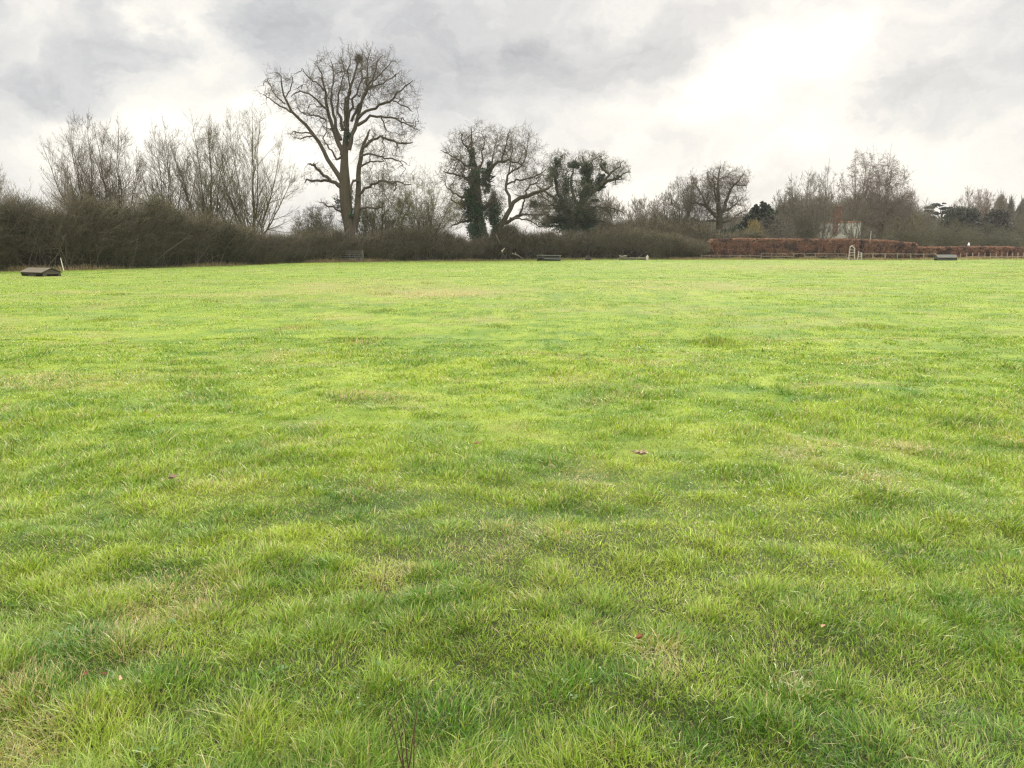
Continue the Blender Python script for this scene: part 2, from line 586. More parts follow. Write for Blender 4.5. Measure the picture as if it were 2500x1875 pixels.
def build_grass():
    rng = np.random.default_rng(42)
    bands = ((1.0, 5.5, 3), (5.5, 14.0, 2), (14.0, 135.0, 1))
    allV, allF, allC, off = [], [], [], 0
    for d0, d1, segs in bands:
        # sample distance with density rho(d)*width(d)
        dd = np.linspace(d0, d1, 400)
        rho = RHO0 * np.minimum(1, (D0 / dd) ** PW)
        width = 2 * (0.70 * dd + 1.6)
        pdf = rho * width
        tot = int(np.trapezoid(pdf, dd)) if hasattr(np, 'trapezoid') else int(np.trapz(pdf, dd))
        cdf = np.cumsum(pdf); cdf /= cdf[-1]
        y = np.interp(rng.random(tot), cdf, dd)
        x = (rng.random(tot) * 2 - 1) * (0.70 * y + 1.6)
        keep = y < edge_y(x) + 0.6
        # tussocks: more blades near the middle of each
        wd, ox, oy, wr = worley(x, y, 0.27, 7)
        big, bx, by, br = worley(x, y, 1.15, 19)
        bse = 0.74 + 0.06 * sstep(3.5, 7.5, y)
        dens = bse + (1 - bse) * np.exp(-(wd / 0.11) ** 2)
        keep &= rng.random(tot) < dens
        x, y, wd, ox, oy, wr, big, bx, by, br = [a[keep] for a in (x, y, wd, ox, oy, wr, big, bx, by, br)]
        n = len(x)
        d = np.hypot(x, y)
        lod = np.maximum(1.0, d / D0)
        rnd = rng.random(n)
        st = straw_amount(x, y)
        tus = np.exp(-(wd / (0.07 + 0.07 * wr)) ** 2) * (wr > 0.35)
        tub = np.exp(-(big / 0.36) ** 2) * (br > 0.45)
        hn = fbm(x / 2.2, y / 1.5, 131, 3)
        h = 0.040 + 0.040 * tus + 0.050 * tub + 0.10 * np.clip(hn - 0.46, 0, 1) + 0.018 * (1 - sstep(2.2, 4.5, d))
        h *= 1.0 - 0.25 * sstep(7, 16, d)
        h *= 0.40 + 0.52 * rng.random(n) ** 1.4
        h *= np.where(rng.random(n) < 0.03, 1.5, 1.0)
        ed = edge_y(x) - y
        rough = sstep(2.2, 0.2, ed)
        h = h * (1 + rough * (1.5 + 3.0 * rng.random(n)))
        w = (0.0021 + 0.0034 * rng.random(n) ** 1.5) * lod ** 1.0
        w = np.where(rng.random(n) < 0.05, w * 1.7, w)
        # lean: outward from tussock centres, plus drift, plus random
        an = fbm(x / 0.8, y / 0.8, 151, 2) * 4 * np.pi
        L = h * (0.15 + 0.95 * rng.random(n) ** 1.3)
        dx = ox / (wd + 0.02) * 0.9 + np.cos(an) * 0.25 + rng.normal(0, 0.95, n)
        dy = oy / (wd + 0.02) * 0.9 + np.sin(an) * 0.25 + rng.normal(0, 0.95, n)
        nn = np.hypot(dx, dy) + 1e-6
        lx, ly = dx / nn * L, dy / nn * L
        bend = 0.05 + 0.40 * rng.random(n) ** 2
        flat = rng.random(n) < (0.06 + 0.30 * st)
        lx = np.where(flat, lx * 2.3, lx); ly = np.where(flat, ly * 2.3, ly)
        bend = np.where(flat, 0.6 + 0.25 * rng.random(n), bend)
        fw, _, _, fr_ = worley(x, y * 0.8, 3.1, 29)
        rush = np.exp(-(fw / (0.10 + 0.35 * fr_)) ** 2) * (fr_ > 0.78) * sstep(7, 14, d)
        h = h * (1 + 1.3 * rush)
        col = grass_colour(x, y, rnd) * (1 - 0.35 * rush)[:, None]
        col = col * (0.48 + 1.0 * rng.random(n))[:, None]
        strawc = np.array([0.47, 0.41, 0.22]) * (0.6 + 0.6 * rng.random(n))[:, None]
        oran = np.array([0.35, 0.25, 0.10])
        isst = rng.random(n) < (0.075 + 0.75 * st)
        col = np.where(isst[:, None], strawc, col)
        iso = rng.random(n) < (0.004 + 0.12 * st)
        col = np.where(iso[:, None], oran, col)
        yel = rng.random(n) < 0.09
        col = np.where((yel & ~isst)[:, None], col * 0.4 + np.array([0.42, 0.42, 0.10]) * 0.6, col)
        V, Fs, Cc = blades_mesh(x, y, h, w, lx, ly, bend, col, segs)
        allV.append(V); allC.append(Cc)
        allF += [f + off for f in Fs]
        off += len(V)
    o = put('grass', mesh_from('grass', np.concatenate(allV), allF, np.concatenate(allC), True), M_GRASS)
    tag(o, 'tufted bright green meadow grass covering the whole field', 'grass', kind='stuff')
    print('grass verts', off)


build_grass()


def rough_margin():
    rng = np.random.default_rng(99)
    n = 60000
    x = rng.uniform(EDGE[0, 0], EDGE[-1, 0], n)
    wild = fbm(x / 3.0, x * 0, 5, 2)
    y = edge_y(x) - rng.random(n) ** 1.6 * 1.6 + 0.5
    h = (0.10 + 0.42 * rng.random(n) ** 2) * (0.4 + 1.2 * wild)
    a = rng.random(n) * 6.28
    L = h * rng.random(n) * 0.7
    t = rng.random((n, 1)) + (wild[:, None] - 0.5)
    col = np.where(t > 0.5, np.array([[0.36, 0.29, 0.15]]), np.where(t > 0.25, np.array([[0.24, 0.16, 0.10]]), np.array([[0.20, 0.27, 0.07]]))) * (0.6 + 0.7 * rng.random((n, 1)))
    V, Fs, Cc = blades_mesh(x, y, h, 0.02 + 0.03 * rng.random(n), np.cos(a) * L, np.sin(a) * L, 0.15 * rng.random(n), col, 2)
    o = put('rough_grass', mesh_from('rough_grass', V, Fs, Cc, True), M_GRASS)
    tag(o, 'straw-coloured rough grass along the foot of the hedges', 'grass', kind='stuff')


rough_margin()

# ------------------------------------------------------------------ trees
def unit(v):
    return v / (np.linalg.norm(v, axis=-1, keepdims=True) + 1e-9)


def run_lines(start, d, length, nseg, wig, trop, rng):
    M = len(start)
    pts = np.zeros((M, nseg + 1, 3))
    pts[:, 0] = start
    d = unit(d)
    step = (length / nseg)[:, None]
    tr = np.asarray(trop, float)
    if tr.ndim == 0:
        tr = np.array([0, 0, float(tr)])
    for i in range(nseg):
        d = unit(d + rng.normal(0, wig, (M, 3)) + tr)
        pts[:, i + 1] = pts[:, i] + d * step
    return pts


def spawn(pts, rad, length, k, t0, t1, ang, angsd, ratio, rr, rng, env=None, t_shape=0.5, rmin=0.006):
    """k children for every parent line"""
    M, N, _ = pts.shape
    par = np.repeat(np.arange(M), k)
    keep = rng.random(len(par)) < 0.9
    par = par[keep]
    t = t0 + (t1 - t0) * rng.random(len(par))
    f = t * (N - 1)
    i = np.minimum(f.astype(int), N - 2)
    fr = (f - i)[:, None]
    A, B = pts[par, i], pts[par, i + 1]
    s = A * (1 - fr) + B * fr
    T = unit(B - A)
    q = unit(np.cross(T, rng.normal(size=T.shape)))
    a = np.clip(rng.normal(ang, angsd, len(par)), R(8), R(110))[:, None]
    d = T * np.cos(a) + q * np.sin(a)
    L = length[par] * ratio * (1 - t_shape * t) * (0.65 + 0.6 * rng.random(len(par)))
    r = (rad[par, i] * (1 - fr[:, 0]) + rad[par, i + 1] * fr[:, 0]) * rr
    r = np.maximum(r, rmin)
    if env is not None:
        for _ in range(2):
            e_ = s + d * (L * 0.95)[:, None]
            out = ~inside(env, e_)
            L = np.where(out, L * 0.7, L)
    ok = L > 0.12
    return s[ok], d[ok], L[ok], r[ok]


def inside(env, p):
    r = np.zeros(len(p), bool)
    for c, s in env:
        r |= (((p - c) / s) ** 2).sum(1) < 1.0
    return r


def taper(r0, n, end=0.35):
    t = np.linspace(0, 1, n)[None]
    return r0[:, None] * (1 - (1 - end) * t)


def grow(g, s, d, L, r, levels, rng, col, env=None, first_rad=None):
    """levels: list of dicts; draws lines then children"""
    for li, lv in enumerate(levels):
        pts = run_lines(s, d, L, lv.get('n', 4), lv.get('wig', 0.2), lv.get('up', 0.0), rng)
        rad = np.maximum(taper(r, pts.shape[1], lv.get('end', 0.35)), lv.get('rmin', 0.006) * 0.7)
        cc = np.asarray(col) * (0.75 + 0.5 * rng.random((len(pts), 1)))
        tgt = g[0] if lv.get('trunk') else g[1]
        tgt.tubes(pts, rad, cc, sides=lv.get('sides', 3))
        if 'k' in lv:
            s, d, L, r = spawn(pts, rad, L, lv['k'], lv.get('t0', 0.2), 1.0, R(lv.get('ang', 40)), R(lv.get('sd', 12)),
                               lv.get('ratio', 0.6), lv.get('rr', 0.6), rng, env, lv.get('ts', 0.5), lv.get('crmin', 0.006))
            # a leader goes on from each tip
            if lv.get('lead', True):
                s = np.concatenate([s, pts[:, -1]])
                d = np.concatenate([d, pts[:, -1] - pts[:, -2]])
                Lp = np.full(len(pts), 1.0) * np.median(L) if len(L) else np.zeros(len(pts))
                if env is not None:
                    en = pts[:, -1] + unit(pts[:, -1] - pts[:, -2]) * Lp[:, None]
                    Lp = np.where(inside(env, en), Lp, Lp * 0.35)
                L = np.concatenate([L, Lp])
                r = np.concatenate([r, rad[:, -1]])


def sample_env(env, n, rng, out=0.38, spread=1.0):
    vol = np.array([np.prod(s) ** 0.8 for _, s in env])
    w = rng.choice(len(env), n, p=vol / vol.sum())
    c = np.array([e[0] for e in env])[w]
    s = np.array([e[1] for e in env])[w]
    d = unit(rng.normal(size=(n, 3)))
    f = 0.74 + 0.44 * vnoise(d[:, 0] * 3.1 + w * 5.3, d[:, 2] * 3.1 + d[:, 1] * 1.7, 17)
    return c + d * (rng.random((n, 1)) ** out) * s * spread * f[:, None]


def fill(gc, env, npts, ndir, nrad, rounds, rng, col, pull=None, zmin=1.0, wig=0.10, hang=None):
    """grow branches from the nearest existing wood out to points spread through the crown.
    rounds: (count, radius, segments, max reach, outward power)"""
    from mathutils.kdtree import KDTree
    last = None
    for ri, (n, r0, nseg, reach, outp) in enumerate(rounds):
        tg = sample_env(env, n, rng, outp)
        if pull is not None and ri >= len(rounds) - 2:
            tg = pull + (tg - pull) * rng.uniform(0.86, 1.09, (n, 1))
        tg = tg[tg[:, 2] > zmin]
        kd = KDTree(len(npts))
        for i, p in enumerate(npts):
            kd.insert(p, i)
        kd.balance()
        q = tg if pull is None else tg + (pull - tg) * (0.12 if ri < 2 else 0.07)
        idx = np.array([kd.find(p)[1] for p in q])
        p0, d0 = npts[idx], ndir[idx]
        dist = np.linalg.norm(tg - p0, axis=1)
        ok = (dist > 0.12) & (dist < reach)
        tg, p0, d0, idx, dist = tg[ok], p0[ok], d0[ok], idx[ok], dist[ok]
        m = len(tg)
        if hang is not None and ri >= hang:
            L = (0.7 + 1.1 * rng.random(m)) * (1.0 if ri == len(rounds) - 1 else 1.6)
            dd = unit(tg - p0) * 0.6 + np.array([0, 0, -0.2])
            pts = run_lines(p0, dd, L, nseg + 1, 0.12, -0.45, rng)
            nseg_ = nseg + 1
        else:
            t = np.linspace(0, 1, nseg + 1)[None, :, None]
            c1 = p0 + unit(d0 * 0.8 + 0.8 * unit(tg - p0)) * (dist * 0.42)[:, None]
            pts = (1 - t) ** 2 * p0[:, None] + 2 * t * (1 - t) * c1[:, None] + t * t * tg[:, None]
            nz = rng.normal(0, 1, pts.shape) * (dist * wig)[:, None, None]
            nz[:, 0] = 0
            pts = pts + nz
            nseg_ = nseg
        r = np.minimum(r0 * (0.65 + 0.6 * rng.random(m)) * np.clip(dist / (reach * 0.35), 0.7, 1.3), np.maximum(nrad[idx] * 0.8, 0.008))
        rad = r[:, None] * (1 - 0.6 * np.linspace(0, 1, nseg_ + 1)[None])
        gc.tubes(pts, rad, np.asarray(col) * (0.75 + 0.5 * rng.random((m, 1))), 5 if ri == 0 else (4 if ri == 1 else 3))
        last = (pts, rad, dist)
        if ri < len(rounds) - 1:
            dr = np.gradient(pts, axis=1)
            npts = np.concatenate([npts, pts[:, 1:].reshape(-1, 3)])
            ndir = np.concatenate([ndir, unit(dr[:, 1:]).reshape(-1, 3)])
            nrad = np.concatenate([nrad, rad[:, 1:].reshape(-1)])
    return last


def resample(pl, n):
    pl = np.asarray(pl, float)
    seg = np.linalg.norm(np.diff(pl[:, :3], axis=0), axis=1)
    t = np.concatenate([[0], np.cumsum(seg)])
    tt = np.linspace(0, t[-1], n)
    # smooth a little with catmull-like interpolation
    out = np.stack([np.interp(tt, t, pl[:, i]) for i in range(pl.shape[1])], 1)
    sm = out.copy()
    sm[1:-1] = (out[:-2] + 2 * out[1:-1] + out[2:]) / 4
    return sm, t[-1]


def traced_tree(name, label, ox, oy, sc_, D, limbs, seed, bark, twig, env_px, twig_cfg, group=None, ivy=None, jit=0.10):
    """limbs: list of (points [(x, y, r)], depth_end) in crop pixels; depth curves from 0 to depth_end metres"""
    rng = np.random.default_rng(seed)
    base = P(ox + limbs[0][0][0][0] / sc_, oy + limbs[0][0][0][1] / sc_, D)
    root = thing(name, label, 'tree', (base[0], D, 0), group=group)
    gt, gc = Geo(), Geo()
    m_per = D / F / sc_
    lines, rads, lens = [], [], []
    for li, lm in enumerate(limbs):
        pp, dz = lm[0], lm[1]
        dz0 = lm[2] if len(lm) > 2 else 0.0
        q = []
        for j, (x, y, r) in enumerate(pp):
            t = j / max(1, len(pp) - 1)
            w = P(ox + x / sc_, oy + y / sc_, D + dz0 + (dz - dz0) * t ** 1.3)
            q.append([w[0], w[1], w[2], r * m_per])
        n = 14 if li else 18
        rs, L = resample(q, n)
        if li == 0:
            rs[0, 2] = -0.3
        rs[1:, :3] += rng.normal(0, jit if li else 0.03, (n - 1, 3)) * np.minimum(1, L / 8)
        (gt if li < lm_trunk_count(limbs) else gc).tubes(rs[:, :3], rs[:, 3] * 0.97, np.array(bark), sides=8 if rs[0, 3] > 0.12 else 6)
        if li:
            lines.append(rs[:, :3]); rads.append(rs[:, 3]); lens.append(L)
    pts = np.array(lines); rad = np.array(rads); L = np.array(lens)
    env = []
    for (cx, cy_, rx, ry, rd) in env_px:
        c = P(ox + cx / sc_, oy + cy_ / sc_, D)
        env.append((c, np.array([rx * m_per, rd, ry * m_per])))
    n0 = int(twig_cfg)
    i0 = 3
    npts = pts[:, i0:].reshape(-1, 3)
    ndir = unit(np.gradient(pts, axis=1))[:, i0:].reshape(-1, 3)
    nrad = rad[:, i0:].reshape(-1)
    lp, lr, ld = fill(gc, env, npts, ndir, nrad, [(n0 // 110, 0.085, 7, 6.0, 0.5), (n0 // 28, 0.042, 5, 4.0, 0.42), (n0 // 7, 0.021, 4, 2.6, 0.36)],
                      rng, twig, zmin=2.0, wig=0.10)
    ctr = np.mean([e[0] for e in env], axis=0)
    s_, d_, L_, r_ = spawn(lp, lr, np.maximum(ld, 1.05), 4, 0.15, 1.0, R(42), R(14), 0.75, 0.7, rng, None, 0.3, 0.012)
    s_ = np.concatenate([s_, lp[:, -1]]); d_ = np.concatenate([d_, lp[:, -1] - lp[:, -2]])
    L_ = np.concatenate([L_, np.full(len(lp), 0.7)]); r_ = np.concatenate([r_, lr[:, -1]])
    d_ = unit(d_) + unit(s_ - ctr) * 0.25 + np.array([0, 0, 0.12])
    grow((gt, gc), s_, d_, L_, r_, [dict(n=4, wig=0.24, up=0.03, k=3, t0=0.15, ang=42, sd=14, ratio=0.60, rr=0.7, crmin=0.0095, rmin=0.012),
                                    dict(n=3, wig=0.22, up=0.03, rmin=0.0095)], rng, twig, None)
    gt.build('trunk', M_BARK, root)
    gc.build('crown', M_TWIG, root)
    if ivy:
        gi = Geo()
        for (x, y, rx, ry, rd, n) in ivy:
            c = P(ox + x / sc_, oy + y / sc_, D)
            ivy_clump(gi, c, np.array([rx * m_per, rd, ry * m_per]), n, rng)
        gi.build('ivy', M_IVY, root)
    return root


def lm_trunk_count(limbs):
    return 2 if len(limbs) > 2 and limbs[1][0][0][2] > 18 else 1


def ivy_clump(gi, c, s, n, rng, col=(0.034, 0.072, 0.030)):
    n = int(n * 1.7)
    """leaf faces scattered in lumps through an ellipsoid"""
    nl = max(5, int(n / 60))
    lc = unit(rng.normal(size=(nl, 3))) * (rng.random((nl, 1)) ** 0.5) * 0.95
    w = rng.integers(0, nl, n)
    p = lc[w] + unit(rng.normal(size=(n, 3))) * (rng.random((n, 1)) ** 0.4) * 0.42
    p = c + p * s
    nr = unit(rng.normal(size=(n, 3)) + np.array([0, -0.3, 0.5]))
    cc = np.array(col) * (0.5 + 1.1 * rng.random((n, 1)))
    gi.quads(p, 0.07 + 0.07 * rng.random(n), nr, cc, rng, 0.7)


oak_limbs = [
    ([(692, 1490, 40), (690, 1400, 34), (680, 1290, 34), (660, 1180, 38), (648, 1060, 42), (645, 960, 36), (645, 860, 26), (650, 780, 22), (655, 700, 18), (660, 620, 16), (664, 540, 13), (660, 460, 10), (665, 400, 9), (690, 330, 8), (716, 270, 7), (735, 210, 5), (742, 150, 3)], 0.5),
    ([(700, 1300, 24), (722, 1190, 23), (735, 1100, 20), (733, 1000, 17), (740, 880, 15), (746, 800, 14), (760, 740, 12), (776, 690, 10), (800, 664, 7), (815, 640, 4)], 1.5),
    ([(640, 985, 20), (600, 935, 16), (562, 880, 14), (530, 810, 13), (490, 730, 12), (450, 670, 11), (400, 610, 10), (340, 560, 9), (290, 512, 8), (256, 462, 7), (240, 400, 6), (236, 340, 5), (228, 275, 3)], -2.5),
    ([(300, 520, 6), (240, 485, 5), (195, 460, 4), (150, 430, 3), (112, 400, 2)], -3.5, -2),
    ([(258, 465, 5), (215, 430, 4), (180, 390, 3), (160, 340, 3), (140, 300, 2)], -1, -2.3),
    ([(262, 420, 4), (290, 370, 4), (310, 320, 3), (300, 280, 2)], -4, -2.3),
    ([(455, 680, 6), (405, 650, 5), (350, 653, 4), (315, 640, 3), (290, 665, 2)], -3, -1.5),
    ([(440, 675, 5), (400, 678, 4), (355, 692, 4), (312, 684, 2)], 0.5, -1.5),
    ([(630, 800, 18), (600, 705, 14), (562, 620, 12), (537, 520, 10), (526, 420, 9), (518, 360, 7), (490, 290, 5), (478, 215, 3)], -1.5),
    ([(525, 572, 6), (490, 548, 6), (430, 538, 5), (395, 540, 4), (360, 515, 3)], 1.5, -0.8),
    ([(532, 500, 7), (480, 462, 6), (430, 402, 5), (382, 390, 5), (340, 386, 4), (300, 410, 3)], -3.5, -1),
    ([(520, 382, 5), (470, 330, 5), (420, 300, 4), (385, 262, 3), (372, 235, 2)], 0.5, -1),
    ([(622, 700, 12), (592, 600, 10), (572, 520, 9), (556, 440, 7), (560, 385, 6), (572, 330, 5), (566, 250, 4), (558, 170, 2)], 2.5),
    ([(636, 640, 11), (612, 545, 9), (600, 480, 7), (606, 420, 6), (618, 360, 5), (645, 300, 4), (640, 230, 3), (620, 160, 2)], 4.0),
    ([(672, 765, 16), (692, 680, 14), (728, 610, 13), (736, 540, 12), (731, 490, 10), (770, 420, 9), (800, 370, 8), (838, 290, 6), (860, 210, 5), (885, 150, 2)], 1.0),
    ([(690, 580, 9), (722, 500, 8), (762, 448, 7), (790, 388, 6), (795, 300, 5), (800, 220, 4), (805, 140, 2)], -2.5),
    ([(735, 560, 10), (780, 512, 9), (840, 485, 8), (900, 465, 8), (958, 440, 7), (970, 400, 6), (1010, 372, 5), (1058, 342, 4), (1095, 315, 2)], -1.5),
    ([(960, 440, 5), (1010, 470, 4), (1058, 488, 4), (1088, 515, 2)], -3, -1.4),
    ([(805, 372, 6), (860, 345, 5), (910, 318, 4), (960, 290, 4), (1005, 255, 2)], 3, 0.8),
    ([(770, 425, 6), (820, 350, 5), (850, 300, 4), (920, 230, 4), (970, 180, 2)], -2, 0.6),
    ([(728, 605, 11), (780, 562, 9), (840, 545, 8), (900, 550, 7), (958, 554, 6), (1010, 575, 6), (1050, 600, 5), (1082, 620, 4), (1135, 634, 2)], 3.0),
    ([(885, 552, 5), (902, 600, 4), (920, 640, 3), (950, 655, 2)], 3, 1.5),
    ([(1015, 575, 4), (1020, 550, 4), (1050, 590, 3), (1090, 590, 2)], 1, 2),
    ([(765, 750, 11), (812, 708, 9), (860, 676, 8), (900, 675, 7), (950, 705, 7), (1000, 720, 6), (1060, 727, 5), (1098, 720, 3)], -2.0),
    ([(750, 812, 8), (790, 790, 6), (850, 800, 5), (920, 818, 5), (990, 830, 4), (1050, 845, 2)], 2.0),
    ([(742, 970, 8), (702, 964, 7), (690, 1000, 7), (692, 1055, 5)], -1.2),
    ([(735, 1062, 11), (780, 1022, 9), (830, 985, 9), (870, 965, 8), (930, 972, 6), (1000, 975, 5), (1070, 990, 3)], -3.0),
    ([(742, 880, 7), (782, 852, 6), (830, 838, 5), (900, 842, 3)], 3.0),
    ([(740, 1150, 8), (800, 1138, 7), (860, 1150, 6), (905, 1138, 4)], -2.0),
    ([(620, 1005, 16), (580, 975, 11), (520, 940, 10), (482, 896, 9), (442, 866, 8), (420, 852, 6), (400, 862, 3)], -2.0),
    ([(590, 980, 10), (540, 965, 9), (480, 964, 8), (422, 966, 7), (400, 950, 5), (385, 985, 3)], 1.5),
    ([(637, 1182, 8), (600, 1155, 6), (560, 1135, 6), (525, 1132, 5), (514, 1110, 4), (478, 1112, 2)], -2.0),
    ([(640, 790, 10), (600, 835, 7), (570, 780, 6), (540, 745, 5), (500, 700, 4), (520, 650, 3)], 3.0),
    ([(655, 700, 10), (700, 690, 0.1)], 0.1) if False else ([(660, 640, 9), (640, 520, 8), (650, 430, 6), (700, 380, 5), (660, 300, 4), (680, 200, 3), (690, 130, 2)], -4.5),
    ([(662, 600, 9), (690, 500, 8), (720, 400, 6), (760, 300, 5), (740, 230, 3), (770, 130, 2)], 5.0),
]
oak_env = [(700, 305, 285, 188, 7.5), (600, 480, 150, 160, 5), (450, 330, 80, 80, 3), (215, 385, 125, 145, 4.5), (840, 300, 200, 180, 7), (1010, 420, 130, 130, 4.5), (1010, 620, 160, 110, 4),
           (430, 480, 140, 120, 5), (880, 780, 200, 160, 5), (560, 700, 120, 80, 5), (930, 980, 190, 80, 4), (470, 920, 110, 80, 4), (350, 660, 90, 50, 3), (560, 1130, 110, 70, 3)]
BARK = (0.075, 0.063, 0.045)
TW = (0.090, 0.075, 0.056)
traced_tree('oak_tree', 'tallest bare oak with a thick forked trunk and broad rounded crown left of centre',
            600, 80, 2.676, 106.0, oak_limbs, 11, BARK, TW, oak_env, 9500,
            ivy=[(645, 660, 40, 60, 0.5, 260), (640, 1080, 55, 90, 0.6, 420), (690, 1200, 60, 60, 0.6, 260)])

# nest high in the oak crown
g = Geo()
rng = np.random.default_rng(3)
nc = P(600 + 738 / 2.676, 80 + 172 / 2.676, 106.3)
s = nc + rng.normal(0, 0.16, (420, 3))
d = unit(np.cross(s - nc, [0, 0, 1]) + rng.normal(0, 0.25, (420, 3)))
g.tubes(run_lines(s, d, np.full(420, 0.5), 3, 0.3, 0, rng), 0.014, np.array((0.07, 0.06, 0.045)))
tag(g.build('bird_nest', M_TWIG), 'dark ball of sticks near the top of the tallest oak', 'nest')

# second oak, ivy on its trunk, with a great limb leaning right (crop 1000,280 scale 3.687)
oak2 = [
    ([(690, 1300, 60), (680, 1180, 52), (660, 1080, 48), (620, 950, 46), (610, 820, 42), (610, 700, 38), (600, 560, 32), (580, 440, 24), (560, 360, 16), (550, 280, 11), (560, 200, 7), (555, 120, 4)], 0.5),
    ([(730, 1180, 40), (760, 1080, 32), (820, 1000, 26), (880, 920, 22), (900, 830, 20), (950, 775, 18), (1030, 735, 17), (1110, 712, 17), (1180, 700, 15), (1240, 660, 11), (1290, 620, 6)], -3.0),
    ([(840, 985, 16), (920, 940, 16), (985, 910, 14), (1040, 895, 9), (1100, 900, 5)], 2.0),
    ([(905, 830, 15), (905, 770, 14), (880, 700, 13), (855, 640, 12), (880, 590, 11), (885, 540, 9), (920, 510, 8), (990, 480, 7), (1020, 430, 6), (1060, 360, 5), (1060, 280, 3)], 2.5, -1),
    ([(860, 640, 9), (920, 605, 8), (990, 590, 7), (1080, 580, 6), (1160, 540, 5), (1220, 500, 3)], -3, 1.0),
    ([(885, 545, 7), (905, 470, 6), (905, 400, 6), (930, 330, 5), (920, 250, 3)], 4, 2.0),
    ([(650, 640, 18), (700, 540, 16), (735, 480, 15), (780, 430, 12), (830, 412, 11), (900, 420, 9), (960, 430, 7), (1000, 450, 4)], -1.5),
    ([(830, 412, 9), (850, 330, 7), (870, 260, 6), (890, 190, 4), (900, 135, 2)], -2.5, -1),
    ([(735, 480, 8), (740, 400, 7), (760, 330, 5), (770, 260, 4), (800, 180, 2)], 2, -0.5),
    ([(600, 560, 14), (640, 470, 10), (660, 400, 8), (650, 320, 6), (690, 240, 4), (640, 150, 2)], 2.5),
    ([(560, 380, 10), (520, 300, 8), (480, 260, 6), (470, 200, 5), (450, 140, 2)], -2.5),
    ([(580, 440, 12), (510, 460, 9), (440, 400, 7), (370, 370, 6), (310, 330, 4), (270, 320, 2)], 2.0),
    ([(590, 620, 14), (500, 570, 11), (430, 540, 8), (360, 530, 6), (300, 510, 4)], -3.0),
    ([(600, 760, 14), (520, 745, 11), (450, 740, 9), (400, 700, 7), (340, 670, 5), (310, 610, 3)], 1.0),
    ([(560, 860, 14), (490, 780, 10), (430, 800, 7), (370, 760, 5)], -2.0),
    ([(560, 950, 14), (480, 965, 9), (420, 985, 7), (360, 1010, 4)], -1.0),
    ([(650, 860, 20), (720, 800, 14), (780, 780, 10), (750, 700, 5)], -1.0),
    ([(680, 900, 16), (740, 860, 13), (790, 840, 8), (830, 860, 3)], 1.5),
    ([(990, 910, 10), (1030, 780, 8), (1020, 740, 6), (980, 760, 3)], 1.0),
    ([(1030, 735, 10), (1060, 650, 8), (1120, 620, 6), (1180, 560, 5), (1200, 470, 3)], 1.5, -2),
    ([(1180, 700, 8), (1200, 740, 6), (1260, 780, 5), (1300, 800, 3)], -4, -3),
    ([(900, 930, 9), (1000, 930, 7), (1090, 960, 5), (1180, 1010, 4), (1230, 1020, 2)], -3, -1),
]
oak2_env = [(620, 330, 330, 240, 6), (960, 330, 230, 220, 6), (1080, 600, 220, 200, 5), (430, 560, 190, 240, 5), (640, 700, 250, 200, 4), (420, 900, 150, 150, 4), (760, 800, 130, 120, 4), (1150, 900, 160, 110, 4)]
traced_tree('oak_tree', 'bare oak with ivy up its trunk and one great limb leaning to the right',
            1000, 280, 3.687, 121.5, oak2, 12, (0.070, 0.060, 0.043), (0.095, 0.083, 0.060), oak2_env, 13000,
            ivy=[(600, 1050, 90, 110, 1.2, 2400), (600, 880, 120, 120, 1.4, 3000), (540, 800, 90, 70, 1.2, 1400), (570, 700, 75, 110, 1.1, 1800),
                 (590, 560, 65, 100, 1.0, 1300), (570, 430, 45, 80, 0.7, 700), (560, 330, 25, 60, 0.5, 260), (680, 560, 45, 90, 0.7, 800), (710, 460, 30, 60, 0.5, 400), (760, 870, 75, 110, 1.0, 1600),
                 (760, 760, 30, 70, 0.6, 400), (770, 1010, 50, 90, 0.9, 1000), (650, 1150, 80, 60, 1.0, 1200), (700, 660, 40, 60, 0.6, 400)])

# third: squat tree smothered in ivy
ivyt = [
    ([(1440, 1180, 42), (1450, 1050, 38), (1490, 950, 34), (1540, 840, 32), (1570, 740, 30), (1590, 650, 26), (1600, 560, 20), (1590, 480, 14), (1570, 420, 9), (1550, 370, 4)], 0.5),
    ([(1560, 760, 26), (1640, 690, 24), (1720, 630, 20), (1790, 590, 14), (1850, 575, 9), (1910, 560, 6), (1960, 520, 4), (1990, 480, 2)], -2.0),
    ([(1800, 545, 13), (1760, 500, 13), (1725, 460, 12), (1722, 435, 7), (1740, 400, 4)], -1.5, -2),
    ([(1720, 640, 12), (1790, 545, 11), (1840, 500, 8), (1880, 470, 6), (1920, 420, 3)], -2.0, -1.5),
    ([(1470, 960, 20), (1390, 830, 18), (1340, 720, 16), (1310, 600, 14), (1300, 500, 12), (1320, 440, 11), (1360, 400, 9), (1378, 370, 5)], 2.0),
    ([(1400, 850, 14), (1280, 740, 11), (1200, 680, 8), (1150, 640, 5)], -2.0),
    ([(1500, 940, 16), (1600, 860, 12), (1690, 830, 10), (1760, 830, 9), (1830, 832, 7), (1890, 860, 5), (1940, 900, 2)], -2.5),
    ([(1490, 960, 14), (1620, 940, 10), (1740, 960, 8), (1860, 995, 3)], -3.5),
    ([(1540, 850, 15), (1480, 740, 13), (1450, 640, 11), (1460, 540, 9), (1480, 460, 6), (1500, 380, 3)], 2.5),
    ([(1600, 560, 10), (1650, 480, 8), (1640, 420, 6), (1680, 380, 3)], 2.0),
    ([(1440, 1000, 14), (1330, 930, 10), (1220, 900, 8), (1120, 900, 4)], -3),
    ([(1450, 1030, 12), (1340, 1000, 8), (1230, 1000, 6), (1160, 960, 3)], 2),
    ([(1420, 900, 12), (1340, 820, 9), (1240, 820, 6), (1140, 820, 3)], 1),
]
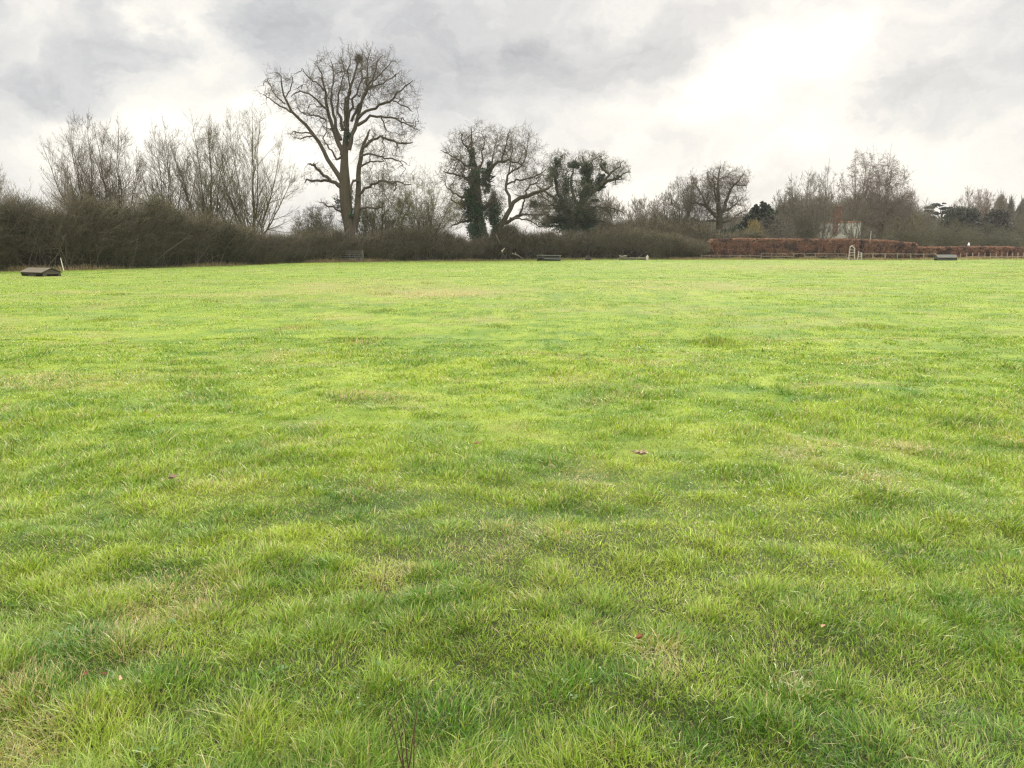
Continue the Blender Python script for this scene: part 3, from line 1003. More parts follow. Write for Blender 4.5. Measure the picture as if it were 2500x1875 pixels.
ivyt_env = [(1450, 760, 330, 280, 5), (1350, 450, 130, 140, 3), (1620, 440, 170, 110, 4), (1850, 520, 150, 120, 3), (1750, 880, 180, 130, 4), (1200, 860, 180, 160, 4)]
traced_tree('ivy_tree', 'squat spreading tree smothered in dark ivy with a crooked limb out to the right',
            1000, 280, 3.687, 132.0, ivyt, 13, (0.065, 0.062, 0.040), (0.090, 0.085, 0.055), ivyt_env, 15000,
            ivy=[(1590, 500, 60, 70, 0.9, 1500), (1490, 450, 60, 35, 0.8, 900), (1590, 620, 55, 70, 0.9, 1400), (1580, 720, 80, 60, 1.0, 1700), (1680, 650, 75, 40, 0.9, 1300),
                 (1720, 585, 45, 50, 0.8, 900), (1740, 470, 30, 40, 0.5, 350), (1330, 430, 35, 45, 0.5, 400), (1660, 775, 50, 14, 0.6, 350), (1500, 920, 180, 80, 1.7, 3600), (1470, 1020, 190, 70, 1.8, 3400),
                 (1300, 960, 130, 60, 1.5, 1500), (1380, 800, 130, 90, 1.6, 1800), (1560, 850, 110, 80, 1.5, 1500), (1290, 560, 60, 80, 0.9, 700), (1110, 810, 40, 40, 0.7, 400), (1400, 640, 70, 130, 1.0, 900), (1600, 960, 80, 70, 1.3, 1200)])


# fourth: oak above the start of the russet hedge (crop 1550,340 scale 4.424)
oak4 = [
    ([(920, 1330, 50), (915, 1150, 42), (915, 1000, 38), (915, 860, 36), (905, 760, 28), (905, 640, 22), (895, 540, 16), (900, 440, 12), (905, 350, 8), (930, 280, 4)], 0.5),
    ([(880, 840, 24), (820, 770, 20), (760, 710, 18), (700, 690, 13), (640, 690, 9), (590, 670, 5)], -2),
    ([(780, 730, 12), (750, 650, 10), (700, 560, 8), (650, 480, 6), (620, 400, 3)], 2, -1),
    ([(920, 840, 22), (970, 740, 18), (1000, 640, 15), (1040, 540, 12), (1090, 480, 10), (1120, 440, 8), (1160, 400, 6), (1185, 340, 3)], -1),
    ([(1090, 490, 7), (1140, 500, 6), (1200, 500, 4), (1230, 440, 2)], -2, -1),
    ([(900, 560, 12), (830, 500, 9), (790, 430, 7), (780, 370, 3)], 2),
    ([(900, 440, 8), (960, 410, 7), (1010, 395, 6), (1030, 350, 3)], 2),
    ([(930, 800, 14), (1020, 740, 10), (1090, 700, 8), (1150, 640, 5), (1200, 600, 3)], 3),
    ([(905, 700, 12), (870, 600, 9), (850, 500, 7), (840, 400, 5), (860, 320, 2)], -3),
    ([(940, 900, 12), (1040, 880, 8), (1120, 800, 6), (1180, 780, 3)], -2),
    ([(880, 880, 12), (800, 880, 8), (720, 900, 6), (640, 860, 3)], -2),
]
oak4_env = [(900, 470, 170, 220, 5), (1110, 430, 130, 130, 4), (720, 560, 190, 170, 5), (600, 700, 170, 120, 4), (980, 760, 260, 150, 5), (1000, 600, 200, 160, 4)]
traced_tree('oak_tree', 'rugged bare oak rising behind the left end of the russet hedge',
            1550, 340, 4.424, 150.0, oak4, 14, (0.075, 0.064, 0.045), (0.105, 0.088, 0.064), oak4_env, 10000)


def fan_tree(name, label, px, base_py, top_py, half_w, D, seed, nstem=7, bark=(0.13, 0.115, 0.07), twig=(0.17, 0.15, 0.10), spread=24, cfg=None,
             group=None, cat='tree', n=3600, low=0.08):
    """bare tree whose stems fan up from a short trunk to a rounded head"""
    rng = np.random.default_rng(seed)
    c = cfg or {}
    b = P(px, base_py, D); top = P(px, top_py, D)
    H = top[2]
    base = np.array([b[0], D, 0.0])
    rx = half_w / F * D
    k = D / 100.0
    bark, twig = np.array(bark) * 0.62, np.array(twig) * 0.66
    zc = H * c.get('zc', 0.44)
    E0, E1 = np.array([b[0], D, zc]), np.array([rx, rx * 0.85, (H - zc)])
    env = [(E0, E1 * 0.96)]
    for j in range(6):                      # uneven outline made of overlapping lobes
        th = rng.uniform(-1.25, 1.25)
        q = E0 + E1 * np.array([math.sin(th) * 0.72, rng.uniform(-0.3, 0.3), math.cos(th) * 0.70])
        env.append((q, E1 * rng.uniform(0.26, 0.36)))
    root = thing(name, label, cat, tuple(base), group=group)
    gt, gc = Geo(), Geo()
    r0 = H * c.get('r0', 0.015) + 0.03
    fz = max(H * low, 0.3)
    tp, _ = resample([[base[0], D, -0.3, r0 * 1.3], [base[0] + rng.normal(0, 0.1), D, fz * 0.5, r0 * 1.1], [base[0] + rng.normal(0, 0.1), D, fz, r0]], 6)
    gt.tubes(tp[:, :3], tp[:, 3], np.array(bark), sides=8)
    # stems rise to points on the upper shell of the crown
    nstem = int(nstem * 1.05) + 1
    ph = rng.random(nstem) * 0.6 + np.arange(nstem) * 2.39996
    an = R(c.get('fan', 82)) * ((np.arange(nstem) + 0.5 * rng.random(nstem)) / nstem) ** 0.62
    ends = E0 + E1 * np.stack([np.sin(an) * np.cos(ph), np.sin(an) * np.sin(ph), np.cos(an)], 1) * rng.uniform(0.86, 1.02, (nstem, 1))
    s0 = np.repeat(tp[-1:, :3], nstem, 0) - np.array([0, 0, 1]) * (rng.random((nstem, 1)) * fz * 0.5)
    t = np.linspace(0, 1, 13)[None, :, None]
    mid = s0 + (ends - s0) * np.array([0.58, 0.58, 0.44])
    st = (1 - t) ** 2 * s0[:, None] + 2 * t * (1 - t) * mid[:, None] + t * t * ends[:, None]
    nz = rng.normal(0, c.get('wig', 0.0065) * H, st.shape) * np.array([1, 1, 0.3]); nz[:, 0] = 0
    nz = (nz + np.roll(nz, 1, 1)) * 0.5
    st = st + nz
    sr = r0 * (0.30 + 0.26 * rng.random(nstem))
    rad = sr[:, None] * (1 - 0.88 * np.linspace(0, 1, 13)[None] ** 0.8)
    gt.tubes(st, np.maximum(rad, 0.012 * k), np.asarray(bark) * (0.8 + 0.4 * rng.random((nstem, 1))), 6)
    Ls = np.linalg.norm(np.diff(st, axis=1), axis=2).sum(1)
    big = [(e[0], e[1] * 1.03) for e in env]
    ka = c.get('ang', 36)
    s1, d1, L1, r1 = spawn(st, rad, Ls, c.get('k0', 26), c.get('t0', 0.10), 1.0, R(ka), R(11), c.get('ratio', 0.46), 0.55, rng, big, 0.50, 0.013 * k)
    s1 = np.concatenate([s1, st[:, -1]]); d1 = np.concatenate([d1, st[:, -1] - st[:, -3]])
    L1 = np.concatenate([L1, Ls * 0.10]); r1 = np.concatenate([r1, rad[:, -1]])
    up = c.get('up', 0.06)
    lv = [
        dict(n=6, wig=c.get('w1', 0.065), up=up, k=c.get('k1', 10), t0=0.12, ang=ka + 2, sd=11, ratio=0.44, rr=0.5, ts=0.45, sides=4, end=0.3, crmin=0.009 * k, rmin=0.012 * k),
        dict(n=4, wig=c.get('w2', 0.10), up=c.get('up2', up), k=c.get('k2', 7), t0=0.12, ang=ka, sd=12, ratio=0.50, rr=0.6, sides=3, crmin=0.0075 * k, rmin=0.0095 * k),
        dict(n=3, wig=c.get('w2', 0.10), up=c.get('up3', up), rmin=0.0083 * k)]
    grow((gt, gc), s1, d1, L1, r1, lv, rng, twig, big)
    gt.build('trunk', M_BARK, root)
    gc.build('crown', M_TWIG, root)
    return root


OLIVE = (0.155, 0.145, 0.070)
GREY = (0.16, 0.135, 0.105)
fan_tree('bare_tree', 'thin pale bare tree cut off by the left edge of the photo', -55, 500, 345, 90, 120, 21, 8, bark=GREY, twig=(0.22, 0.19, 0.15), spread=32)
fan_tree('bare_tree', 'many-stemmed bare tree nearest the left edge rising out of the tall dark hedge', 212, 500, 276, 104, 84, 22, 7, spread=30, bark=(0.14, 0.115, 0.075), twig=(0.17, 0.14, 0.095), cfg=dict())
fan_tree('bare_tree', 'second many-stemmed bare tree in the row beside its wider twin on the left', 285, 500, 284, 88, 86, 23, 6, spread=22, bark=(0.14, 0.115, 0.075), twig=(0.17, 0.14, 0.095))
fan_tree('bare_tree', 'slim V-shaped bare tree between the twin trees and the olive-stemmed trees', 415, 510, 293, 80, 90, 24, 6, spread=24, bark=(0.15, 0.125, 0.085), twig=(0.19, 0.165, 0.12))
fan_tree('bare_tree', 'bushy bare tree with olive stems just left of the widest fan-shaped tree', 515, 560, 282, 98, 94, 25, 8, spread=26, bark=OLIVE, twig=(0.19, 0.175, 0.105), cfg=dict())
fan_tree('bare_tree', 'widest fan-shaped bare tree with olive stems next to the tallest oak', 615, 580, 256, 135, 98, 26, 9, spread=32, bark=OLIVE, twig=(0.195, 0.18, 0.105), cfg=dict(k0=19, k1=10))
fan_tree('hawthorn', 'dense small bushy tree in the hedge just left of the tallest oak trunk', 770, 610, 500, 72, 106, 27, 16, spread=48, bark=(0.12, 0.115, 0.06), twig=(0.13, 0.125, 0.065), cfg=dict(ang=48, w1=0.2, w2=0.25, up=0.03, k1=11, k2=7))
WIL = dict(zc=0.45, wig=0.018, fan=88, ang=44, w1=0.18, w2=0.22, up=0.02, k2=7, ratio=0.5)
fan_tree('willow_tree', 'olive-green twiggy willow just right of the tallest oak trunk', 930, 600, 408, 100, 111, 28, 12, spread=42, bark=(0.15, 0.145, 0.06), twig=(0.175, 0.165, 0.075), cfg=WIL)
fan_tree('willow_tree', 'wide olive-green twiggy willow against the left side of the ivy-trunked oak', 1035, 600, 415, 105, 116, 29, 12, spread=42, bark=(0.15, 0.145, 0.06), twig=(0.18, 0.17, 0.08), cfg=WIL)
fan_tree('bare_tree', 'small pale upright bare tree right of the ivy-smothered tree', 1565, 590, 482, 52, 150, 30, 10, spread=26, bark=(0.22, 0.19, 0.14), twig=(0.25, 0.215, 0.16))
fan_tree('bare_tree', 'hazy bare tree behind the crooked limb of the ivy-smothered tree', 1475, 590, 470, 60, 150, 31, 8, spread=28, bark=GREY, twig=(0.22, 0.19, 0.15))
fan_tree('bare_tree', 'rounded bushy bare tree joined to the left side of the rugged oak', 1672, 590, 428, 82, 152, 32, 10, spread=34, bark=OLIVE, twig=(0.17, 0.15, 0.10), cfg=dict())
fan_tree('bare_tree', 'bare spreading tree over the middle of the russet hedge', 1955, 600, 420, 80, 165, 33, 8, spread=34, bark=(0.13, 0.115, 0.08), twig=(0.19, 0.17, 0.13))
fan_tree('bare_tree', 'bare tree standing in front of the pale house roof', 2008, 600, 405, 66, 160, 34, 5, spread=26, bark=(0.12, 0.105, 0.075), twig=(0.19, 0.17, 0.13), cfg=dict(k0=13))
fan_tree('bare_tree', 'thin young bare tree before the right half of the pale house roof', 2088, 600, 480, 44, 157, 51, 5, spread=30, bark=(0.13, 0.12, 0.08), twig=(0.17, 0.15, 0.11), cfg=dict(k0=15))
BIR = dict(zc=0.5, fan=60, up=0.0, up2=-0.22, up3=-0.35, k2=7)
fan_tree('birch_tree', 'tall birch with drooping reddish twigs right of the brick chimney', 2092, 600, 365, 62, 180, 35, 6, spread=16, bark=(0.26, 0.23, 0.19), twig=(0.20, 0.16, 0.13), cfg=BIR)
fan_tree('birch_tree', 'broad birch with drooping twigs on the right of the taller birch', 2150, 600, 378, 66, 183, 36, 7, spread=20, bark=(0.22, 0.19, 0.15), twig=(0.20, 0.16, 0.13), cfg=BIR)
fan_tree('birch_tree', 'lowest weeping birch sloping down at the right of the birches', 2205, 600, 452, 34, 185, 37, 6, spread=18, bark=(0.22, 0.19, 0.15), twig=(0.24, 0.20, 0.165), cfg=BIR)
fan_tree('bare_tree', 'wide rounded bare tree with an orange tinge behind the dark round evergreens', 2375, 600, 462, 78, 240, 38, 12, spread=34, bark=(0.17, 0.13, 0.095), twig=(0.24, 0.18, 0.135))
for i, (px, top, hw, lb) in enumerate([(2432, 474, 20, 'tallest narrow poplar behind the round evergreen at the right'),
                                       (2456, 482, 14, 'slim poplar between two other poplars at the right'),
                                       (2486, 486, 15, 'narrow poplar nearest the right edge of the photo')]):
    fan_tree('poplar_tree', lb, px, 600, top, hw, 255, 40 + i, 9, spread=7, bark=(0.2, 0.18, 0.14), twig=(0.25, 0.22, 0.17), cfg=dict(zc=0.5, fan=50, ang=18), group='poplars on the right skyline')
fan_tree('bare_tree', 'leaning bare tree at the right edge of the photo behind the low hedge', 2510, 610, 500, 50, 170, 45, 7, spread=36, bark=(0.14, 0.12, 0.09), twig=(0.2, 0.17, 0.13))
fan_tree('bare_tree', 'low olive-stemmed tree behind the step in the russet hedge', 2215, 600, 520, 70, 158, 46, 10, spread=44, bark=(0.15, 0.14, 0.08), twig=(0.17, 0.155, 0.095), cfg=WIL)
fan_tree('bare_tree', 'low olive-stemmed tree behind the far hedge below the cedar', 2320, 605, 535, 75, 160, 47, 11, spread=46, bark=(0.14, 0.13, 0.08), twig=(0.16, 0.15, 0.095), cfg=WIL)
fan_tree('bare_tree', 'low spreading grey-green tree behind the far hedge near the right edge', 2430, 605, 545, 80, 162, 48, 11, spread=48, bark=(0.14, 0.135, 0.09), twig=(0.15, 0.15, 0.10), cfg=WIL)
fan_tree('willow_shrub', 'yellow-stemmed willow bush behind the russet hedge', 1838, 600, 534, 27, 142, 49, 6, spread=30, bark=(0.36, 0.28, 0.11), twig=(0.38, 0.30, 0.12), cat='shrub')
fan_tree('weeping_tree', 'low grey tree with drooping branches beside the yellow-stemmed bush', 1890, 600, 520, 50, 146, 50, 10, spread=50, bark=(0.15, 0.13, 0.10), twig=(0.17, 0.15, 0.12), cfg=dict(zc=0.6, fan=95, up=-0.06, up2=-0.2, up3=-0.3))


fan_tree('bare_tree', 'low rounded bare tree right of the small pale upright tree', 1618, 590, 468, 48, 156, 52, 8, spread=34, bark=OLIVE, twig=(0.17, 0.15, 0.10))
fan_tree('bare_tree', 'hazy bare tree just right of the dark jagged evergreen', 1912, 600, 452, 46, 172, 53, 6, bark=(0.14, 0.12, 0.09), twig=(0.20, 0.18, 0.14))
fan_tree('bare_tree', 'hazy grey tree in the dip between the weeping birch and the cedar', 2250, 600, 498, 44, 215, 54, 8, bark=(0.15, 0.13, 0.10), twig=(0.20, 0.18, 0.145))


def leafy_tree(name, label, D, lobes, seed, col, n_per=900, size=0.22, trunk_px=None, cat='tree'):
    """evergreen: trunk plus foliage in lumps; lobes (px, py, half-w, half-h)"""
    rng = np.random.default_rng(seed)
    cx = np.mean([l[0] for l in lobes]) if trunk_px is None else trunk_px
    x0 = P(cx, 600, D)[0]
    root = thing(name, label, cat, (x0, D, 0))
    gt, gc = Geo(), Geo()
    top = max(P(l[0], l[1], D)[2] for l in lobes)
    tp, _ = resample([[x0, D, -0.3, top * 0.03], [x0 + 0.1, D, top * 0.5, top * 0.022], [x0, D, top * 0.95, top * 0.006]], 8)
    gt.tubes(tp[:, :3], tp[:, 3], np.array((0.09, 0.075, 0.055)), sides=8)
    for (px, py, hw, hh) in lobes:
        c = P(px, py, D) + np.array([0, rng.normal(0, 0.6), 0])
        s = np.array([hw / F * D, hw / F * D * 0.8, hh / F * D])
        zz_ = min(max(c[2] * 0.75, 0.5), top * 0.9)
        lm, _ = resample([[x0, D, zz_, 0.14], [(x0 + c[0]) / 2, (D + c[1]) / 2, (zz_ + c[2]) / 2 + 0.2, 0.09], [c[0], c[1], c[2], 0.03]], 6)
        gt.tubes(lm[:, :3], lm[:, 3], np.array((0.09, 0.075, 0.055)), sides=5)
        n = int(n_per * max(0.3, s[0] * s[2] / 4))
        ivy_clump_big(gc, c, s, n, rng, col, size)
    gt.build('trunk', M_BARK, root)
    gc.build('crown', M_IVY, root)
    return root


def ivy_clump_big(gi, c, s, n, rng, col, size):
    nl = max(6, n // 40)
    lc = unit(rng.normal(size=(nl, 3))) * (rng.random((nl, 1)) ** 0.35) * 0.9
    w = rng.integers(0, nl, n)
    p = c + (lc[w] + rng.normal(0, 0.12, (n, 3))) * s
    nr = unit(rng.normal(size=(n, 3)) + np.array([0, -0.2, 0.5]))
    cc = np.array(col) * (0.6 + 0.8 * rng.random((n, 1)))
    gi.quads(p, size * (0.6 + 0.8 * rng.random(n)), nr, cc, rng, 0.6)


DG = (0.030, 0.042, 0.022)
leafy_tree('yew_tree', 'dark jagged evergreen between the rugged oak and the spreading tree', 150, [(1862, 505, 10, 14), (1850, 520, 20, 14), (1835, 535, 22, 16), (1868, 530, 24, 18), (1855, 555, 40, 26), (1885, 525, 12, 14), (1845, 508, 8, 10), (1876, 512, 8, 12), (1820, 550, 20, 14), (1895, 548, 20, 18)], 61, DG, 3200, 0.15, 1858)
leafy_tree('cedar_tree', 'dark flat-topped cedar with open layers left of the round evergreens', 235, [(2290, 500, 20, 4), (2272, 507, 16, 4), (2300, 509, 18, 4), (2265, 516, 13, 4), (2285, 521, 16, 4), (2312, 518, 14, 6), (2270, 532, 14, 5), (2320, 530, 16, 6), (2306, 541, 12, 4)], 62, (0.030, 0.040, 0.034), 1700, 0.24, 2292)
leafy_tree('round_evergreen', 'dark rounded evergreen in the gap between the cedar and the domed evergreen', 225, [(2345, 522, 34, 18), (2370, 530, 28, 22), (2330, 545, 30, 24), (2365, 560, 36, 26)], 63, (0.042, 0.045, 0.028), 2400, 0.2)
leafy_tree('round_evergreen', 'domed dark evergreen standing in front of the poplars', 215, [(2435, 525, 26, 18), (2425, 550, 34, 26), (2448, 560, 26, 26), (2400, 565, 26, 24)], 64, (0.048, 0.044, 0.030), 2400, 0.2)
leafy_tree('holly_bush', 'dark green holly bush under the left end of the rugged oak', 138, [(1590, 590, 22, 22), (1575, 610, 26, 18), (1612, 600, 20, 20)], 65, (0.035, 0.055, 0.028), 900, 0.13, cat='bush')
leafy_tree('holly_bush', 'dark green bush just left of the russet hedge', 136, [(1640, 600, 22, 18), (1662, 610, 18, 16)], 66, (0.035, 0.050, 0.030), 900, 0.13, cat='bush')
leafy_tree('laurel_bush', 'dark evergreen bushes behind the left end of the russet hedge', 146, [(1770, 570, 26, 18), (1800, 565, 26, 20), (1745, 575, 22, 16), (1828, 575, 18, 12)], 67, (0.035, 0.050, 0.026), 800, 0.16, cat='bush')


# ------------------------------------------------------------------ hedges
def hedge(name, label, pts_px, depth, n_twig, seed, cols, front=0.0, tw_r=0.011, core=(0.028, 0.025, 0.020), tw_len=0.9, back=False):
    """pts_px: (x px, top y px) along the field edge; the hedge stands 'front' metres behind it"""
    rng = np.random.default_rng(seed)
    xs = np.array([p[0] for p in pts_px], float)
    wpx = np.linspace(xs[0], xs[-1], 160)
    ep = np.array(EDGE_PX)
    base = np.array([G(x, np.interp(x, ep[:, 0], ep[:, 1]))[:2] for x in wpx])
    seg = np.concatenate([[0], np.cumsum(np.linalg.norm(np.diff(base, axis=0), axis=1))])
    Ltot = seg[-1]
    tops = np.array([P(x, np.interp(x, xs, [p[1] for p in pts_px]), b[1] + front + depth * 0.5)[2] for x, b in zip(wpx, base)])
    n_twig = int(n_twig * 1.6)
    u = rng.random(n_twig) * Ltot
    bx, by = np.interp(u, seg, base[:, 0]), np.interp(u, seg, base[:, 1])
    h = np.interp(u, seg, tops)
    lump = fbm(u / 2.2, np.full_like(u, seed * 3.1), seed, 3)
    s = rng.random(n_twig)                       # depth 0 front ..1 back
    hz = rng.random(n_twig) ** 0.85
    prof = np.sqrt(np.clip(1 - (2 * s - 1) ** 2, 0, 1)) * 0.45 + 0.55
    z = hz * h * prof * (0.62 + 0.62 * lump)
    bulge = (fbm(u / 1.3, z / 1.0, seed + 5, 3) - 0.5) * 2.8 + (fbm(u / 5.0, z / 3.0, seed + 6, 2) - 0.5) * 2.4
    y = by + front + depth * s * (1 - 0.15 * hz) + bulge * (1 - s) + 0.25
    x = bx + rng.normal(0, 0.2, n_twig)
    hole = fbm(u / 1.1 + 40, z / 0.8, seed + 21, 3)
    kp = rng.random(n_twig) < np.where(s < 0.45, sstep(0.40, 0.56, hole), 1.0) * 0.8 + 0.08
    u, bx, by, h, s, hz, z, y, x = [q[kp] for q in (u, bx, by, h, s, hz, z, y, x)]
    n_twig = len(u)
    st = np.stack([x, y, np.maximum(z, 0.02)], 1)
    d = np.stack([rng.normal(0, 0.75, n_twig), rng.normal(-0.25, 0.7, n_twig) - 0.5 * (s < 0.3), rng.normal(0.45, 0.6, n_twig)], 1)
    L = tw_len * (0.35 + 0.9 * rng.random(n_twig)) * np.clip(h / 3.0, 0.45, 1.2)
    pts = run_lines(st, d, L, 3, 0.28, 0.03, rng)
    pts[:, :, 2] = np.maximum(pts[:, :, 2], 0.01)
    r = tw_r * (0.5 + 1.1 * rng.random(n_twig) ** 2)
    tn = fbm(u / 3.0 + 50, z / 1.6, seed + 11, 3) + rng.normal(0, 0.10, n_twig)
    ci = np.clip(((tn - 0.28) / 0.44) * (len(cols) - 1), 0, len(cols) - 1.001)
    ca = np.array(cols) * np.array([0.72, 0.76, 0.64])
    i0 = ci.astype(int)
    fr = (ci - i0)[:, None]
    cc = (ca[i0] * (1 - fr) + ca[i0 + 1] * fr) * (0.45 + 1.2 * rng.random((n_twig, 1)) ** 1.5)
    g = Geo()
    rad = r[:, None] * np.array([1.0, 0.85, 0.7, 0.4])
    g.tubes(pts, rad, cc, 3)
    # side twigs
    s2, d2, L2, r2 = spawn(pts, rad, L, 2, 0.2, 1.0, R(45), R(15), 0.55, 0.75, rng, None, 0.3, tw_r * 0.6)
    g.tubes(run_lines(s2, d2, L2, 2, 0.25, 0.02, rng), taper(r2, 3), cc[rng.integers(0, n_twig, len(s2))] if len(s2) else cc, 3)
    # long pale arching stems and shoots standing out of the top
    n3 = n_twig // 10
    u3 = rng.random(n3) * Ltot
    h3 = np.interp(u3, seg, tops) * (0.75 + 0.4 * fbm(u3 / 2.2, np.full_like(u3, seed * 3.1), seed, 3))
    z3 = h3 * (0.25 + 0.70 * rng.random(n3))
    s3 = np.stack([np.interp(u3, seg, base[:, 0]), np.interp(u3, seg, base[:, 1]) + front + depth * rng.random(n3) ** 1.6 * 0.8 - 0.2, z3], 1)
    d3 = np.stack([rng.normal(0, 0.55, n3), rng.normal(-0.25, 0.4, n3), np.abs(rng.normal(0.9, 0.4, n3))], 1)
    p3 = run_lines(s3, d3, (0.7 + 1.5 * rng.random(n3)) * np.clip(h3 / 3.5, 0.5, 1.1), 6, 0.16, -0.03, rng)
    g.tubes(p3, taper(np.full(n3, tw_r * 1.2), 7, 0.4), np.array((0.17, 0.15, 0.10)) * (0.5 + 0.9 * rng.random((n3, 1))), 3)
    s4, d4, L4, r4 = spawn(p3, taper(np.full(n3, tw_r * 1.2), 7, 0.4), np.full(n3, 1.4), 5, 0.2, 1.0, R(40), R(14), 0.42, 0.7, rng, None, 0.3, tw_r * 0.6)
    g.tubes(run_lines(s4, d4, L4, 3, 0.2, 0.03, rng), taper(r4, 4), np.array((0.115, 0.10, 0.075)), 3)
    n5 = n_twig // 3
    u5 = rng.random(n5) * Ltot
    h5 = np.interp(u5, seg, tops)
    z5 = rng.random(n5) * h5 * 0.95
    grn = fbm(u5 / 3.4 + 20, z5 / 1.7, seed + 41, 3)
    kp = rng.random(n5) < sstep(0.50, 0.68, grn)
    u5, z5 = u5[kp], z5[kp]
    c5 = np.stack([np.interp(u5, seg, base[:, 0]), np.interp(u5, seg, base[:, 1]) + front + rng.random(len(u5)) * depth * 0.6 - 0.1, z5], 1)
    g.quads(c5, 0.04 + 0.05 * rng.random(len(u5)), unit(rng.normal(size=c5.shape) + np.array([0, -0.4, 0.5])), np.array((0.055, 0.080, 0.032)) * (0.5 + rng.random((len(u5), 1))), rng, 0.7)
    # stout stems leaning through the hedge
    n6 = int(Ltot * 5)
    u6 = rng.random(n6) * Ltot
    s6 = np.stack([np.interp(u6, seg, base[:, 0]), np.interp(u6, seg, base[:, 1]) + front + 0.1 + rng.random(n6) * 0.8, np.full(n6, -0.05)], 1)
    p6 = run_lines(s6, np.stack([rng.normal(0, .45, n6), rng.normal(-.12, .2, n6), np.ones(n6)], 1), np.interp(u6, seg, tops) * (0.5 + 0.45 * rng.random(n6)), 8, 0.10, -0.02, rng)
    g.tubes(p6, taper(np.full(n6, 0.030) * (0.5 + rng.random(n6)), 9, 0.3), np.array((0.15, 0.135, 0.10)) * (0.5 + 0.8 * rng.random((n6, 1))), 4)
    # opaque filler inside the twigs, coloured dark as shade in the gaps
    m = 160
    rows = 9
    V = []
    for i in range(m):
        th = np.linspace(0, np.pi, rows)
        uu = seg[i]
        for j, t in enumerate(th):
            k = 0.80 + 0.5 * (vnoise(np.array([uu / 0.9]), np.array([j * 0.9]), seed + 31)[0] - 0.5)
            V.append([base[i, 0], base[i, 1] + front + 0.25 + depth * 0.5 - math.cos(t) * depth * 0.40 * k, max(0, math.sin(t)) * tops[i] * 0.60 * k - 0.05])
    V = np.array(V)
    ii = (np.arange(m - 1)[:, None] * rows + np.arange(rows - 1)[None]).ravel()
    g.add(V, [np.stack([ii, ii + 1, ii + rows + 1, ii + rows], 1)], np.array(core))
    root = g.build(name, M_HEDGE)
    tag(root, label, 'hedge')
    return root


HC = [(0.040, 0.043, 0.034), (0.085, 0.083, 0.054), (0.150, 0.152, 0.078), (0.19, 0.15, 0.115)]
hedge('thorn_hedge', 'tall dark overgrown thorn hedge along the left behind the long wooden box and white stake',
      [(-240, 488), (-60, 486), (0, 484), (60, 478), (100, 505), (160, 486), (230, 496), (300, 500), (340, 488), (400, 515), (450, 530), (520, 548), (600, 572), (680, 580), (730, 590)],
      3.6, 90000, 71, HC, 0.2, 0.0105)
HC2 = [(0.055, 0.054, 0.043), (0.110, 0.104, 0.068), (0.170, 0.168, 0.088), (0.20, 0.145, 0.115)]
hedge('bramble_hedge', 'lower brown bramble hedge under the tallest oak and around the metal gate',
      [(700, 588), (760, 570), (830, 578), (880, 586), (940, 560), (1000, 562), (1060, 568), (1120, 580), (1180, 592)],
      4.0, 42000, 72, HC2, 0.3, 0.013)
hedge('scrub_hedge', 'grey-brown scrub hedge between the ivy-trunked oak and the russet hedge',
      [(1160, 592), (1200, 575), (1240, 558), (1290, 568), (1340, 575), (1420, 580), (1480, 570), (1540, 566), (1600, 572), (1660, 580), (1725, 592)],
      5.0, 52000, 73, HC2, 0.4, 0.016)
hedge('back_scrub', 'tangle of olive scrub showing behind the low hedge right of the ivy-smothered tree',
      [(1440, 556), (1520, 546), (1600, 538), (1680, 540), (1740, 556), (1800, 566), (1860, 572), (1930, 575)],
      4.0, 30000, 74, [(0.10, 0.09, 0.05), (0.13, 0.12, 0.06), (0.14, 0.125, 0.075)], 9.0, 0.018)


